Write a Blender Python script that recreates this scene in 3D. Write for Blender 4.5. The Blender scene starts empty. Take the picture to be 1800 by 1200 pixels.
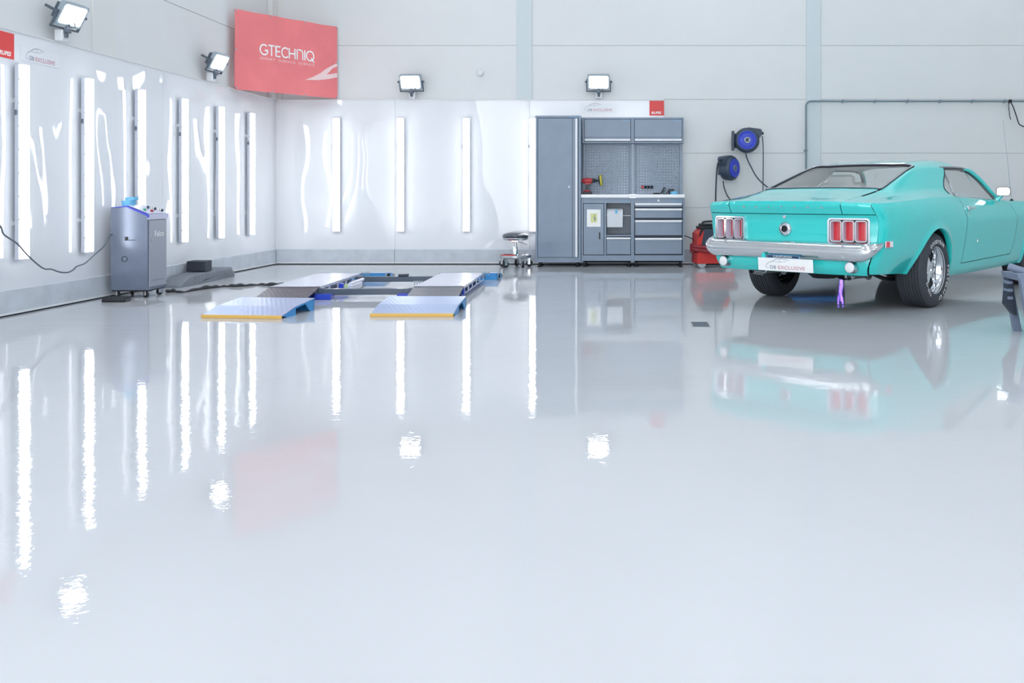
import bpy, bmesh, math, random
import numpy as np
from mathutils import Vector, Matrix

random.seed(7)
S = bpy.context.scene
COL = S.collection

# ------------------------------------------------------------------ camera, world, light, exposure
F_PX = 1650.0                      # focal length in pixels of the 1800 wide frame
cam_d = bpy.data.cameras.new('camera')
cam = bpy.data.objects.new('camera', cam_d)
COL.objects.link(cam)
cam.location = (0, 0, .98)
cam.rotation_euler = (math.pi / 2, 0, 0)
cam_d.sensor_width = 36
cam_d.lens = 36 * F_PX / 1800
cam_d.shift_x = -(1116 - 900) / 1800
cam_d.shift_y = -(600 - 342) / 1800
cam_d.clip_end = 200
S.camera = cam

world = bpy.data.worlds.new('overcast_sky')
S.world = world
world.use_nodes = True
world.node_tree.nodes['Background'].inputs[0].default_value = (.94, .97, 1, 1)
world.node_tree.nodes['Background'].inputs[1].default_value = 4.1

DAY_OPENING = (-4.6, 3.6, 5.0)            # unseen opening added behind the camera to let daylight in: x0, x1, height
FRONT_Y, RIGHT_X, CEIL = -2.2, 7.4, 6.2
pl = bpy.data.lights.new('daylight_portal', 'AREA')
pl.shape = 'RECTANGLE'
pl.size, pl.size_y = DAY_OPENING[1] - DAY_OPENING[0], DAY_OPENING[2]
pl.cycles.is_portal = True
po = bpy.data.objects.new('daylight_portal', pl)
COL.objects.link(po)
po.location = ((DAY_OPENING[0] + DAY_OPENING[1]) / 2, FRONT_Y, DAY_OPENING[2] / 2)
po.rotation_euler = (math.pi / 2, 0, 0)

TUBE_E, FLOOD_E, CEIL_E = 6.0, 10.0, 10.3
vs = S.view_settings
vs.view_transform = 'Standard'
vs.look = 'None'
vs.exposure = 0.0
vs.gamma = 1.0
vs.use_curve_mapping = False
try:
    S.cycles.use_denoising = True
    S.cycles.max_bounces = 8
    S.cycles.diffuse_bounces = 4
    S.cycles.glossy_bounces = 4
    S.cycles.sample_clamp_indirect = 8
except Exception:
    pass

# ------------------------------------------------------------------ materials
def lin(c):
    return tuple(((x / 255) / 12.92 if x / 255 <= .04045 else ((x / 255 + .055) / 1.055) ** 2.4) for x in c)
MATS = {}
def mat(name, rgb, rough=.5, metal=0., coat=0., noise=0., nscale=20., bump=0., bscale=60., emit=0., ior=1.5, alpha=None, spec=.5, trans=0., bdetail=2.):
    m = bpy.data.materials.new(name)
    m.use_nodes = True
    nt = m.node_tree
    b = nt.nodes['Principled BSDF']
    c = lin(rgb) + (1,)
    b.inputs['Base Color'].default_value = c
    b.inputs['Roughness'].default_value = rough
    b.inputs['Metallic'].default_value = metal
    b.inputs['Coat Weight'].default_value = coat
    b.inputs['Coat Roughness'].default_value = .03
    b.inputs['IOR'].default_value = ior
    b.inputs['Specular IOR Level'].default_value = spec
    b.inputs['Transmission Weight'].default_value = trans
    if emit:
        b.inputs['Emission Color'].default_value = c
        b.inputs['Emission Strength'].default_value = emit
    if noise or bump:
        tc = nt.nodes.new('ShaderNodeTexCoord')
    if noise:
        n = nt.nodes.new('ShaderNodeTexNoise')
        n.inputs['Scale'].default_value = nscale
        n.inputs['Detail'].default_value = 5
        nt.links.new(tc.outputs['Object'], n.inputs['Vector'])
        r = nt.nodes.new('ShaderNodeMapRange')
        r.inputs['From Min'].default_value = .3
        r.inputs['From Max'].default_value = .7
        r.inputs['To Min'].default_value = 1 - noise
        r.inputs['To Max'].default_value = 1 + noise
        nt.links.new(n.outputs['Fac'], r.inputs['Value'])
        mx = nt.nodes.new('ShaderNodeVectorMath')
        mx.operation = 'SCALE'
        mx.inputs[0].default_value = c[:3]
        nt.links.new(r.outputs['Result'], mx.inputs['Scale'])
        nt.links.new(mx.outputs['Vector'], b.inputs['Base Color'])
    if bump:
        n2 = nt.nodes.new('ShaderNodeTexNoise')
        n2.inputs['Scale'].default_value = bscale
        n2.inputs['Detail'].default_value = bdetail
        nt.links.new(tc.outputs['Object'], n2.inputs['Vector'])
        bp = nt.nodes.new('ShaderNodeBump')
        bp.inputs['Strength'].default_value = 1
        bp.inputs['Distance'].default_value = bump
        nt.links.new(n2.outputs['Fac'], bp.inputs['Height'])
        nt.links.new(bp.outputs['Normal'], b.inputs['Normal'])
    MATS[name] = m
    return m

def thin_glass(name, tint, refl=.08):
    """window pane: clear with a Fresnel reflection, single sheet"""
    m = bpy.data.materials.new(name)
    m.use_nodes = True
    nt = m.node_tree
    for n in list(nt.nodes):
        nt.nodes.remove(n)
    out = nt.nodes.new('ShaderNodeOutputMaterial')
    mix = nt.nodes.new('ShaderNodeMixShader')
    tr = nt.nodes.new('ShaderNodeBsdfTransparent')
    gl = nt.nodes.new('ShaderNodeBsdfGlossy')
    fr = nt.nodes.new('ShaderNodeFresnel')
    ge = nt.nodes.new('ShaderNodeNewGeometry')
    mr_ = nt.nodes.new('ShaderNodeMapRange')          # same sheet seen from either side
    mr_.inputs['To Min'].default_value = 1.6
    mr_.inputs['To Max'].default_value = 1 / 1.6
    nt.links.new(ge.outputs['Backfacing'], mr_.inputs['Value'])
    nt.links.new(mr_.outputs['Result'], fr.inputs['IOR'])
    tr.inputs['Color'].default_value = tint + (1,)
    gl.inputs['Roughness'].default_value = .01
    nt.links.new(fr.outputs[0], mix.inputs[0])
    nt.links.new(tr.outputs[0], mix.inputs[1])
    nt.links.new(gl.outputs[0], mix.inputs[2])
    nt.links.new(mix.outputs[0], out.inputs['Surface'])
    MATS[name] = m
    return m

mat('wall_white', (223, 225, 226), .45, noise=.012, nscale=2.5)
mat('wall_backing', (204, 208, 211), .8)
mat('column_grey', (206, 216, 220), .4)
mat('column_cream', (222, 224, 222), .4)
mat('concrete', (197, 204, 212), .75, noise=.07, nscale=6, bump=.002, bscale=30)
mat('joint_dark', (52, 58, 66), .8)
mat('joint_white', (225, 228, 230), .6)
mat('ceiling_white', (225, 228, 230), .7)
mat('lamp_housing', (196, 202, 214), .4)
mat('tube_light', (255, 255, 255), .4, emit=TUBE_E)
mat('flood_light', (255, 255, 255), .4, emit=FLOOD_E)
mat('added_ceiling_lamp', (244, 249, 255), .4, emit=CEIL_E)  # glow of the unseen lamps added under the ceiling
mat('flood_body', (158, 172, 182), .4)
mat('flood_dark', (86, 98, 110), .45)
mat('box_white', (222, 226, 230), .5)
mat('banner_red', (242, 130, 134), .45, noise=.05, nscale=3, bump=.004, bscale=3)
mat('banner_pale', (248, 216, 216), .5)
mat('sign_red', (226, 62, 62), .4)
mat('print_white', (250, 250, 250), .5)
mat('sign_white', (229, 232, 237), .12)
mat('print_grey', (128, 136, 152), .5)
mat('print_rose', (206, 120, 140), .5)
mat('print_navy', (40, 60, 90), .5)
mat('print_cyan', (120, 190, 225), .5)
mat('steel_blue_grey', (123, 140, 161), .34, coat=.2, noise=.05, nscale=5)
mat('cabinet_dark', (52, 62, 80), .5)
mat('handle_strip', (244, 246, 250), .35)
mat('worktop_steel', (250, 250, 252), .3)
mat('black_plastic', (22, 26, 34), .4)
mat('black_rubber', (34, 38, 46), .7)
mat('chrome', (225, 228, 232), .08, metal=1)
mat('chrome_soft', (205, 208, 212), .22, metal=1)
mat('unit_paint', (124, 133, 152), .26, metal=.45, noise=.06, nscale=7)
mat('unit_front', (156, 162, 174), .35, metal=.2)
mat('unit_blue', (62, 72, 190), .35)
mat('unit_lilac', (196, 200, 224), .35)
mat('button_green', (70, 170, 130), .4)
mat('button_red', (170, 50, 60), .4)
mat('tape_blue', (112, 188, 226), .5)
mat('tape_core', (180, 170, 150), .7)
mat('ramp_rubber', (142, 148, 158), .7, noise=.06, nscale=14)
mat('box_charcoal', (46, 54, 66), .6, noise=.1, nscale=20)
mat('sleeve_black', (60, 62, 66), .8, noise=.2, nscale=40)
mat('lift_lilac', (214, 216, 236), .2, coat=.4)
mat('lift_blue', (38, 72, 200), .3, coat=.4)
mat('lift_beam', (78, 90, 106), .35, coat=.2)
mat('flap_steel', (122, 126, 136), .35, metal=.5)
mat('ramp_blue', (58, 150, 218), .35, coat=.2)
mat('ramp_alu', (206, 216, 236), .28, metal=.55)
mat('ramp_yellow', (232, 188, 98), .4)
mat('tag_green', (200, 224, 170), .5)
mat('stool_seat', (58, 66, 80), .25, coat=.4)
mat('red_plastic', (214, 60, 56), .35)
mat('red_hose', (140, 40, 50), .4)
mat('vac_grey', (62, 72, 88), .45)
mat('wheel_grey', (190, 194, 198), .4)
mat('reel_grey', (58, 72, 90), .4)
mat('reel_blue', (52, 72, 200), .35)
mat('hose_dark', (66, 76, 92), .45)
mat('conduit_grey', (118, 136, 146), .4)
mat('paper', (252, 252, 250), .7)
mat('paper_note', (226, 228, 160), .7)
mat('roll_paper', (222, 226, 232), .8)
mat('drill_red', (190, 60, 66), .35)
mat('drill_dark', (28, 34, 40), .4)
mat('pad_yellow', (200, 190, 70), .7)
mat('socket_grey', (86, 98, 110), .5)
mat('step_grey', (124, 136, 158), .45)
mat('step_dark', (48, 56, 72), .6)
mat('grate_grey', (150, 156, 162), .5)
mat('trolley_grey', (90, 100, 116), .4)
mat('trolley_blue', (40, 130, 210), .4)
mat('neon_purple', (150, 110, 255), .4, emit=7)
# car
mat('car_paint', (38, 214, 210), .3, coat=1.0, ior=1.45, spec=.25)
MATS['car_paint'].node_tree.nodes['Principled BSDF'].inputs['Coat IOR'].default_value = 1.75
mat('car_inner', (24, 90, 88), .6)
mat('tyre_black', (62, 66, 74), .7, noise=.05, nscale=30)
mat('tyre_white', (235, 236, 238), .6)
mat('wheel_black', (14, 16, 20), .35)
mat('under_black', (30, 34, 38), .7)
mat('lens_red', (232, 62, 72), .12, coat=.6)
mat('lamp_recess', (206, 206, 222), .35)
mat('bumper_chrome', (222, 224, 226), .16, metal=1)
mat('print_slate', (96, 112, 140), .5)
mat('lens_clear', (240, 240, 242), .08, coat=.6)
mat('seat_vinyl', (238, 240, 240), .5)
mat('headliner', (236, 238, 238), .8)
mat('dash_dark', (52, 58, 62), .6)
mat('mirror_glass', (235, 240, 245), .03, metal=1)
thin_glass('car_glass', (.95, .97, .965))

# floor: pale epoxy with a mirror gloss, faint waves and rolled-on tone
def make_floor_mat():
    m = mat('floor_epoxy', (200, 203, 208), .022, spec=.17)
    nt = m.node_tree
    b = nt.nodes['Principled BSDF']
    tc = nt.nodes.new('ShaderNodeTexCoord')
    n = nt.nodes.new('ShaderNodeTexNoise')
    n.inputs['Scale'].default_value = .55
    n.inputs['Detail'].default_value = 6
    nt.links.new(tc.outputs['Object'], n.inputs['Vector'])
    r = nt.nodes.new('ShaderNodeMapRange')
    r.inputs['From Min'].default_value = .3
    r.inputs['From Max'].default_value = .7
    r.inputs['To Min'].default_value = .97
    r.inputs['To Max'].default_value = 1.03
    nt.links.new(n.outputs['Fac'], r.inputs['Value'])
    mx = nt.nodes.new('ShaderNodeVectorMath')
    mx.operation = 'SCALE'
    mx.inputs[0].default_value = lin((200, 203, 208))
    nt.links.new(r.outputs['Result'], mx.inputs['Scale'])
    nt.links.new(mx.outputs['Vector'], b.inputs['Base Color'])
    # waves
    w = nt.nodes.new('ShaderNodeTexNoise')
    w.inputs['Scale'].default_value = 3.2
    w.inputs['Detail'].default_value = 5
    w.inputs['Roughness'].default_value = .55
    nt.links.new(tc.outputs['Object'], w.inputs['Vector'])
    bp = nt.nodes.new('ShaderNodeBump')
    bp.inputs['Distance'].default_value = .0013
    bp.inputs['Strength'].default_value = 1
    nt.links.new(w.outputs['Fac'], bp.inputs['Height'])
    w2 = nt.nodes.new('ShaderNodeTexNoise')           # fine orange peel
    w2.inputs['Scale'].default_value = 38
    w2.inputs['Detail'].default_value = 2
    nt.links.new(tc.outputs['Object'], w2.inputs['Vector'])
    bp2 = nt.nodes.new('ShaderNodeBump')
    bp2.inputs['Distance'].default_value = .00017
    nt.links.new(w2.outputs['Fac'], bp2.inputs['Height'])
    nt.links.new(bp.outputs['Normal'], bp2.inputs['Normal'])
    nt.links.new(bp2.outputs['Normal'], b.inputs['Normal'])
make_floor_mat()

# cladding: glossy white sheets that are not perfectly flat
def make_clad_mat():
    m = mat('cladding_gloss', (229, 232, 237), .03, ior=1.62)
    nt = m.node_tree
    b = nt.nodes['Principled BSDF']
    tc = nt.nodes.new('ShaderNodeTexCoord')
    mp = nt.nodes.new('ShaderNodeMapping')
    mp.inputs['Scale'].default_value = (1, 1, .55)
    nt.links.new(tc.outputs['Object'], mp.inputs['Vector'])
    w = nt.nodes.new('ShaderNodeTexNoise')
    w.inputs['Scale'].default_value = 1.15
    w.inputs['Detail'].default_value = 1.2
    nt.links.new(mp.outputs['Vector'], w.inputs['Vector'])
    bp = nt.nodes.new('ShaderNodeBump')
    bp.inputs['Distance'].default_value = .07
    bp.inputs['Strength'].default_value = 1
    nt.links.new(w.outputs['Fac'], bp.inputs['Height'])
    nt.links.new(bp.outputs['Normal'], b.inputs['Normal'])
make_clad_mat()

# chequer plate: small raised lozenges as relief
def chequer(name, rgb, rough, metal, scale):
    m = mat(name, rgb, rough, metal)
    nt = m.node_tree
    b = nt.nodes['Principled BSDF']
    tc = nt.nodes.new('ShaderNodeTexCoord')
    mp = nt.nodes.new('ShaderNodeMapping')
    mp.inputs['Rotation'].default_value = (0, 0, math.pi / 4)
    mp.inputs['Scale'].default_value = (scale, scale * .55, scale)
    nt.links.new(tc.outputs['Object'], mp.inputs['Vector'])
    v = nt.nodes.new('ShaderNodeTexVoronoi')
    v.inputs['Scale'].default_value = 1
    v.inputs['Randomness'].default_value = 0
    nt.links.new(mp.outputs['Vector'], v.inputs['Vector'])
    bp = nt.nodes.new('ShaderNodeBump')
    bp.inputs['Distance'].default_value = .0026
    bp.invert = True
    nt.links.new(v.outputs['Distance'], bp.inputs['Height'])
    nt.links.new(bp.outputs['Normal'], b.inputs['Normal'])
chequer('chequer_alu', (178, 196, 230), .3, .35, 34)
chequer('chequer_dark', (98, 102, 112), .32, .5, 34)

# ------------------------------------------------------------------ geometry helpers
class MB:
    def __init__(s):
        s.v, s.f = [], []
    def add(s, v, f):
        o = len(s.v)
        s.v += [tuple(p) for p in v]
        s.f += [tuple(i + o for i in q) for q in f]
        return s
    def box(s, x0, x1, y0, y1, z0, z1, bev=0., seg=1, M=None):
        bm = bmesh.new()
        bmesh.ops.create_cube(bm, size=1)
        for q in bm.verts:
            q.co = Vector((x0 + (q.co.x + .5) * (x1 - x0), y0 + (q.co.y + .5) * (y1 - y0), z0 + (q.co.z + .5) * (z1 - z0)))
        if bev:
            bev = min(bev, .49 * min(abs(x1 - x0), abs(y1 - y0), abs(z1 - z0)))
            bmesh.ops.bevel(bm, geom=bm.edges[:], offset=bev, segments=seg, affect='EDGES', profile=.5)
        s.bm(bm, M)
        return s
    def bm(s, bm, M=None):
        bm.verts.index_update()
        s.add([(M @ q.co if M else q.co) for q in bm.verts], [[l.index for l in f.verts] for f in bm.faces])
        bm.free()
        return s
    def prism(s, poly, a0, a1, axis='y'):
        """extrude a 2-D outline: axis y -> (x,z), x -> (y,z), z -> (x,y)"""
        def P(p, a):
            return {'y': (p[0], a, p[1]), 'x': (a, p[0], p[1]), 'z': (p[0], p[1], a)}[axis]
        n = len(poly)
        v = [P(p, a0) for p in poly] + [P(p, a1) for p in poly]
        f = [[i, (i + 1) % n, (i + 1) % n + n, i + n] for i in range(n)]
        f += [list(range(n))[::-1], list(range(n, 2 * n))]
        return s.add(v, f)
    def tube(s, pts, r, seg=10, cap=True, closed=False):
        pts = [Vector(p) for p in pts]
        n = len(pts)
        rs = r if hasattr(r, '__len__') else [r] * n
        ring = []
        up = Vector((0, 0, 1))
        for i, p in enumerate(pts):
            if closed:
                t = (pts[(i + 1) % n] - pts[i - 1])
            else:
                t = pts[min(i + 1, n - 1)] - pts[max(i - 1, 0)]
            t.normalize()
            a = up - up.dot(t) * t
            if a.length < .05:
                a = Vector((1, 0, 0)) - t.x * t
            a.normalize()
            up = a
            bb = t.cross(a)
            ring.append([p + rs[i] * (math.cos(2 * math.pi * k / seg) * a + math.sin(2 * math.pi * k / seg) * bb) for k in range(seg)])
        v = [q for rr in ring for q in rr]
        f = []
        for i in range(n if closed else n - 1):
            j = (i + 1) % n
            for k in range(seg):
                f.append([i * seg + k, i * seg + (k + 1) % seg, j * seg + (k + 1) % seg, j * seg + k])
        if cap and not closed:
            f.append(list(range(seg))[::-1])
            f.append([(n - 1) * seg + k for k in range(seg)])
        return s.add(v, f)
    def lathe(s, prof, seg=32, axis='z', c=(0, 0, 0), close=False, cap=True):
        """prof: list of (a, r) along axis"""
        v, f = [], []
        n = len(prof)
        for k in range(seg):
            t = 2 * math.pi * k / seg
            for a, r in prof:
                p = (r * math.cos(t), r * math.sin(t), a)
                if axis == 'y':
                    p = (p[0], p[2], p[1])
                elif axis == 'x':
                    p = (p[2], p[0], p[1])
                v.append((p[0] + c[0], p[1] + c[1], p[2] + c[2]))
        for k in range(seg):
            k2 = (k + 1) % seg
            for i in range(n if close else n - 1):
                j = (i + 1) % n
                f.append([k * n + i, k2 * n + i, k2 * n + j, k * n + j])
        if not close and cap:
            if prof[0][1] > 1e-6:
                f.append([k * n for k in range(seg)][::-1])
            if prof[-1][1] > 1e-6:
                f.append([k * n + n - 1 for k in range(seg)])
        return s.add(v, f)
    def grid(s, rows):
        n, m = len(rows), len(rows[0])
        v = [p for r in rows for p in r]
        f = [[i * m + j, (i + 1) * m + j, (i + 1) * m + j + 1, i * m + j + 1] for i in range(n - 1) for j in range(m - 1)]
        return s.add(v, f)
    def xf(s, M):
        s.v = [tuple(M @ Vector(p)) for p in s.v]
        return s
    def build(s, name, material, parent=None, smooth=True, angle=.6, weld=True):
        me = bpy.data.meshes.new(name)
        me.from_pydata(s.v, [], s.f)
        bm = bmesh.new()
        bm.from_mesh(me)
        if weld:
            bmesh.ops.remove_doubles(bm, verts=bm.verts, dist=1e-5)
        bmesh.ops.recalc_face_normals(bm, faces=bm.faces)
        bm.to_mesh(me)
        bm.free()
        if smooth:
            me.shade_smooth()
            me.set_sharp_from_angle(angle=angle)
        me.materials.append(MATS[material])
        o = bpy.data.objects.new(name, me)
        COL.objects.link(o)
        if parent is not None:
            o.parent = parent
        return o

def T(x=0, y=0, z=0): return Matrix.Translation((x, y, z))
def RZ(a): return Matrix.Rotation(math.radians(a), 4, 'Z')
def RX(a): return Matrix.Rotation(math.radians(a), 4, 'X')
def RY(a): return Matrix.Rotation(math.radians(a), 4, 'Y')

def empty(name, loc=(0, 0, 0), rz=0.):
    o = bpy.data.objects.new(name, None)
    o.empty_display_size = .1
    COL.objects.link(o)
    o.location = loc
    o.rotation_euler = (0, 0, math.radians(rz))
    return o
def tag(o, label=None, cat=None, group=None, kind=None):
    if label: o['label'] = label
    if cat: o['category'] = cat
    if group: o['group'] = group
    if kind: o['kind'] = kind
    return o
def copy_tree(o, parent=None):
    c = o.copy()
    COL.objects.link(c)
    c.parent = parent
    for ch in list(o.children):
        copy_tree(ch, c)
    return c
def share(o, parent, M):
    """another piece that shares mesh data"""
    c = o.copy()
    COL.objects.link(c)
    c.parent = parent
    c.matrix_local = M
    return c

def smooth_path(pts, n=6):
    pts = [Vector(p) for p in pts]
    out = []
    for i in range(len(pts) - 1):
        p0, p1, p2, p3 = pts[max(i - 1, 0)], pts[i], pts[i + 1], pts[min(i + 2, len(pts) - 1)]
        for k in range(n):
            t = k / n
            out.append(.5 * ((2 * p1) + (p2 - p0) * t + (2 * p0 - 5 * p1 + 4 * p2 - p3) * t * t + (3 * p1 - p0 - 3 * p2 + p3) * t ** 3))
    out.append(pts[-1])
    return out
def rrect(w, h, r, n=5, cx=0., cy=0.):
    out = []
    for (sx, sy, a0) in ((1, 1, 0), (-1, 1, 90), (-1, -1, 180), (1, -1, 270)):
        for k in range(n + 1):
            a = math.radians(a0 + 90 * k / n)
            out.append((cx + sx * (w / 2 - r) + r * math.cos(a), cy + sy * (h / 2 - r) + r * math.sin(a)))
    return out
def ribbon(pts, w, z=0., depth=.001):
    """flat stroke of width w along 2-D points, a thin slab in the xy plane"""
    mb = MB()
    pts = [Vector((p[0], p[1])) for p in pts]
    n = len(pts)
    L, R = [], []
    for i in range(n):
        t = (pts[min(i + 1, n - 1)] - pts[max(i - 1, 0)]).normalized()
        nn = Vector((-t.y, t.x))
        if 0 < i < n - 1:
            t1 = (pts[i] - pts[i - 1]).normalized()
            k = 1 / max(.6, abs(Vector((-t1.y, t1.x)).dot(nn)))
        else:
            k = 1
        ww = w if not hasattr(w, '__len__') else w[i]
        L.append(pts[i] + nn * ww / 2 * k)
        R.append(pts[i] - nn * ww / 2 * k)
    v = [(p.x, p.y, z + depth) for p in L] + [(p.x, p.y, z + depth) for p in R] + [(p.x, p.y, z) for p in L] + [(p.x, p.y, z) for p in R]
    f = []
    for i in range(n - 1):
        f += [[i, i + 1, n + i + 1, n + i], [i, 2 * n + i, 2 * n + i + 1, i + 1], [n + i, n + i + 1, 3 * n + i + 1, 3 * n + i]]
    mb.add(v, f)
    return mb
def arc(cx, cy, rx, ry, a0, a1, n=12):
    return [(cx + rx * math.cos(math.radians(a0 + (a1 - a0) * k / n)), cy + ry * math.sin(math.radians(a0 + (a1 - a0) * k / n))) for k in range(n + 1)]

# ---- lettering: all font meshes are made in one go
TEXTS = {}
def make_texts(specs):
    objs = {}
    for t in sorted(set(specs)):
        cu = bpy.data.curves.new('t', 'FONT')
        cu.body = t
        cu.size = 1.0
        cu.resolution_u = 3
        cu.offset = .028 if t == 'RUPES' or len(t) == 1 else 0.
        o = bpy.data.objects.new('t', cu)
        COL.objects.link(o)
        objs[t] = o
    dg = bpy.context.evaluated_depsgraph_get()
    dg.update()
    for t, o in objs.items():
        me = o.evaluated_get(dg).to_mesh()
        v = np.array([tuple(q.co) for q in me.vertices]) if len(me.vertices) else np.zeros((1, 3))
        f = [list(p.vertices) for p in me.polygons]
        v[:, 0] -= v[:, 0].min()
        TEXTS[t] = (v, f, v[:, 0].max())
        o.evaluated_get(dg).to_mesh_clear()
    for o in objs.values():
        cu = o.data
        bpy.data.objects.remove(o)
        bpy.data.curves.remove(cu)
make_texts(['DB', 'EXCLUSIVE', 'RUPES', 'SMART', 'SURFACE', 'SCIENCE', 'Falco', 'Datona', 'CALIFORNIA', 'GT'] + list('GOODYEARPLSTF60-15MUN'))
def text_mb(t, width=None, height=None, lift=0., shear=0.):
    """letters in the xy plane with the given width, starting at the origin"""
    v, f, w = TEXTS[t]
    sx = width / w if width else height / .72
    sy = height / .72 if height else sx
    q = v.copy()
    q[:, 0] = q[:, 0] * sx + q[:, 1] * sy * shear
    q[:, 1] *= sy
    q[:, 2] = lift
    return MB().add(q.tolist(), f)
def plane_xf(o, ux, uy):
    """matrix taking local xy (+z out) to a plane at o with axes ux, uy"""
    ux, uy = Vector(ux).normalized(), Vector(uy).normalized()
    n = ux.cross(uy)
    M = Matrix((ux, uy, n)).transposed().to_4x4()
    M.translation = Vector(o)
    return M

# ---- smooth interpolation for the car
def hermite(xs, ys):
    xs = np.asarray(xs, float)
    ys = np.asarray(ys, float)
    d = np.gradient(ys, xs, axis=0)
    def fn(x):
        x = min(max(x, xs[0]), xs[-1])
        i = min(max(int(np.searchsorted(xs, x) - 1), 0), len(xs) - 2)
        h = xs[i + 1] - xs[i]
        t = (x - xs[i]) / h
        return (ys[i] * (2 * t ** 3 - 3 * t ** 2 + 1) + ys[i + 1] * (3 * t ** 2 - 2 * t ** 3)
                + h * (d[i] * (t ** 3 - 2 * t ** 2 + t) + d[i + 1] * (t ** 3 - t ** 2)))
    return fn

# ================================================================== THE ROOM
XL, YB = -5.056, 13.2              # faces of the white cladding on the left and back walls
CLAD_TOP = 2.308
def struct(name, mb, m, **k):
    return tag(mb.build(name, m, **k), kind='structure')

struct('floor', MB().box(XL - .3, RIGHT_X, FRONT_Y, YB + .3, -.2, 0), 'floor_epoxy')
struct('ceiling', MB().box(XL - .3, RIGHT_X, FRONT_Y, YB + .3, CEIL, CEIL + .2), 'ceiling_white')

seams = [0.04, .796, 1.564, 2.32, 3.08, 3.84, 4.60, 5.36, CEIL]
wall_back = struct('wall_back', MB().box(XL - .2, RIGHT_X, YB + .042, YB + .3, 0, CEIL), 'wall_backing')
wall_left = struct('wall_left', MB().box(XL - .3, XL - .042, FRONT_Y, YB + .04, 0, CEIL), 'wall_backing')
G = .0028
bays = [XL - .03, -1.55, 2.52, RIGHT_X]
for i in range(len(bays) - 1):
    for z0, z1 in zip(seams[:-1], seams[1:]):
        MB().box(bays[i] + G, bays[i + 1] - G, YB + .03, YB + .05, z0 + G, z1 - G, .002).build('wall_panel', 'wall_white', wall_back)
bays = [FRONT_Y, 1.0, 5.0, 9.0, YB + .02]
for i in range(len(bays) - 1):
    for z0, z1 in zip(seams[:-1], seams[1:]):
        MB().box(XL - .05, XL - .03, bays[i] + G, bays[i + 1] - G, z0 + G, z1 - G, .002).build('wall_panel', 'wall_white', wall_left)
# glossy cladding sheets, screwed on in front of the panels up to 2.3 m
for x0, x1 in ((XL, -3.375), (-3.375, -1.48), (-1.48, .41)):
    MB().box(x0 + .0012, x1 - .0012, YB, YB + .03, .21, CLAD_TOP).build('cladding_sheet', 'cladding_gloss', wall_back)
for y0, y1 in ((-2.1, 1.0), (1.0, 4.0), (4.0, 7.0), (7.0, 10.05), (10.05, YB)):
    MB().box(XL - .03, XL, y0 + .0012, y1 - .0012, .21, CLAD_TOP).build('cladding_sheet', 'cladding_gloss', wall_left)
MB().box(XL - .03, XL + .012, FRONT_Y, YB, CLAD_TOP, CLAD_TOP + .012).build('top_trim', 'wall_white', wall_left)
MB().box(XL, .41, YB - .012, YB + .03, CLAD_TOP, CLAD_TOP + .012).build('top_trim', 'wall_white', wall_back)

# plinth
bb = struct('baseboard_back', MB().box(XL, RIGHT_X, YB + .005, YB + .03, 0, .19), 'joint_dark')
for x0, x1 in ((XL + .02, -3.378), (-3.373, 1.0), (1.005, RIGHT_X)):
    MB().box(x0, x1, YB - .02, YB + .03, .012, .212, .004).build('plinth_block', 'concrete', bb)
    MB().box(x0, x1, YB - .024, YB - .018, .014, .032).build('plinth_seal', 'joint_white', bb)
bl = struct('baseboard_left', MB().box(XL - .03, XL - .005, FRONT_Y, YB, 0, .19), 'joint_dark')
for y0, y1 in ((-2.1, 1.2), (1.205, 4.3), (4.305, 7.1), (7.105, 10.3), (10.305, YB - .02)):
    MB().box(XL - .03, XL + .02, y0, y1, .012, .212, .004).build('plinth_block', 'concrete', bl)
    MB().box(XL + .018, XL + .024, y0, y1, .014, .030).build('plinth_seal', 'joint_white', bl)

# columns
struct('trim_1', MB().box(-1.664, -1.448, YB + .012, YB + .06, CLAD_TOP + .013, CEIL - .002, .003), 'column_grey')
struct('trim_2', MB().box(2.416, 2.616, YB + .012, YB + .06, .22, CEIL - .002, .003), 'column_grey')
struct('trim_3', MB().box(XL - .05, XL - .012, 8.78, 8.9, CLAD_TOP + .013, CEIL - .002, .003).box(XL - .05, XL - .02, 8.905, 9.17, CLAD_TOP + .013, CEIL - .002, .003), 'column_cream')
struct('trim_4', MB().box(XL - .03, XL + .03, 13.0, 13.2, CLAD_TOP + .013, CEIL - .002, .006).box(XL - .03, XL + .075, 13.205, 13.23, CLAD_TOP + .013, CEIL - .002, .003), 'column_cream')

wr = struct('wall_right', MB().box(RIGHT_X, RIGHT_X + .2, FRONT_Y, YB + .3, 0, CEIL), 'wall_white')
struct('wall_front', MB().box(XL - .3, DAY_OPENING[0], FRONT_Y - .2, FRONT_Y, 0, CEIL).box(DAY_OPENING[1], RIGHT_X + .2, FRONT_Y - .2, FRONT_Y, 0, CEIL)
       .box(DAY_OPENING[0], DAY_OPENING[1], FRONT_Y - .2, FRONT_Y, DAY_OPENING[2], CEIL), 'wall_white')

# ceiling lamps, out of view, added to light the hall
k = 0
for x, wx in ((-2.6, 'beside the left wall'), (1.2, 'over the middle of the hall'), (5.0, 'beside the right wall')):
    for y, wy in ((2.6, 'nearest the added daylight opening'), (7.2, 'halfway along the hall'), (11.4, 'nearest the back wall')):
        e = tag(empty('added_ceiling_lamp', (x, y, CEIL)), 'long white ceiling lamp, unseen and added for light, %s, %s' % (wx, wy), 'lamp', 'added ceiling lamps')
        MB().box(-.2, .2, -1.4, 1.4, -.09, -.001, .02).build('housing', 'lamp_housing', e)
        MB().box(-.17, .17, -1.36, 1.36, -.11, -.085, .008).build('diffuser', 'added_ceiling_lamp', e)

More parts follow.
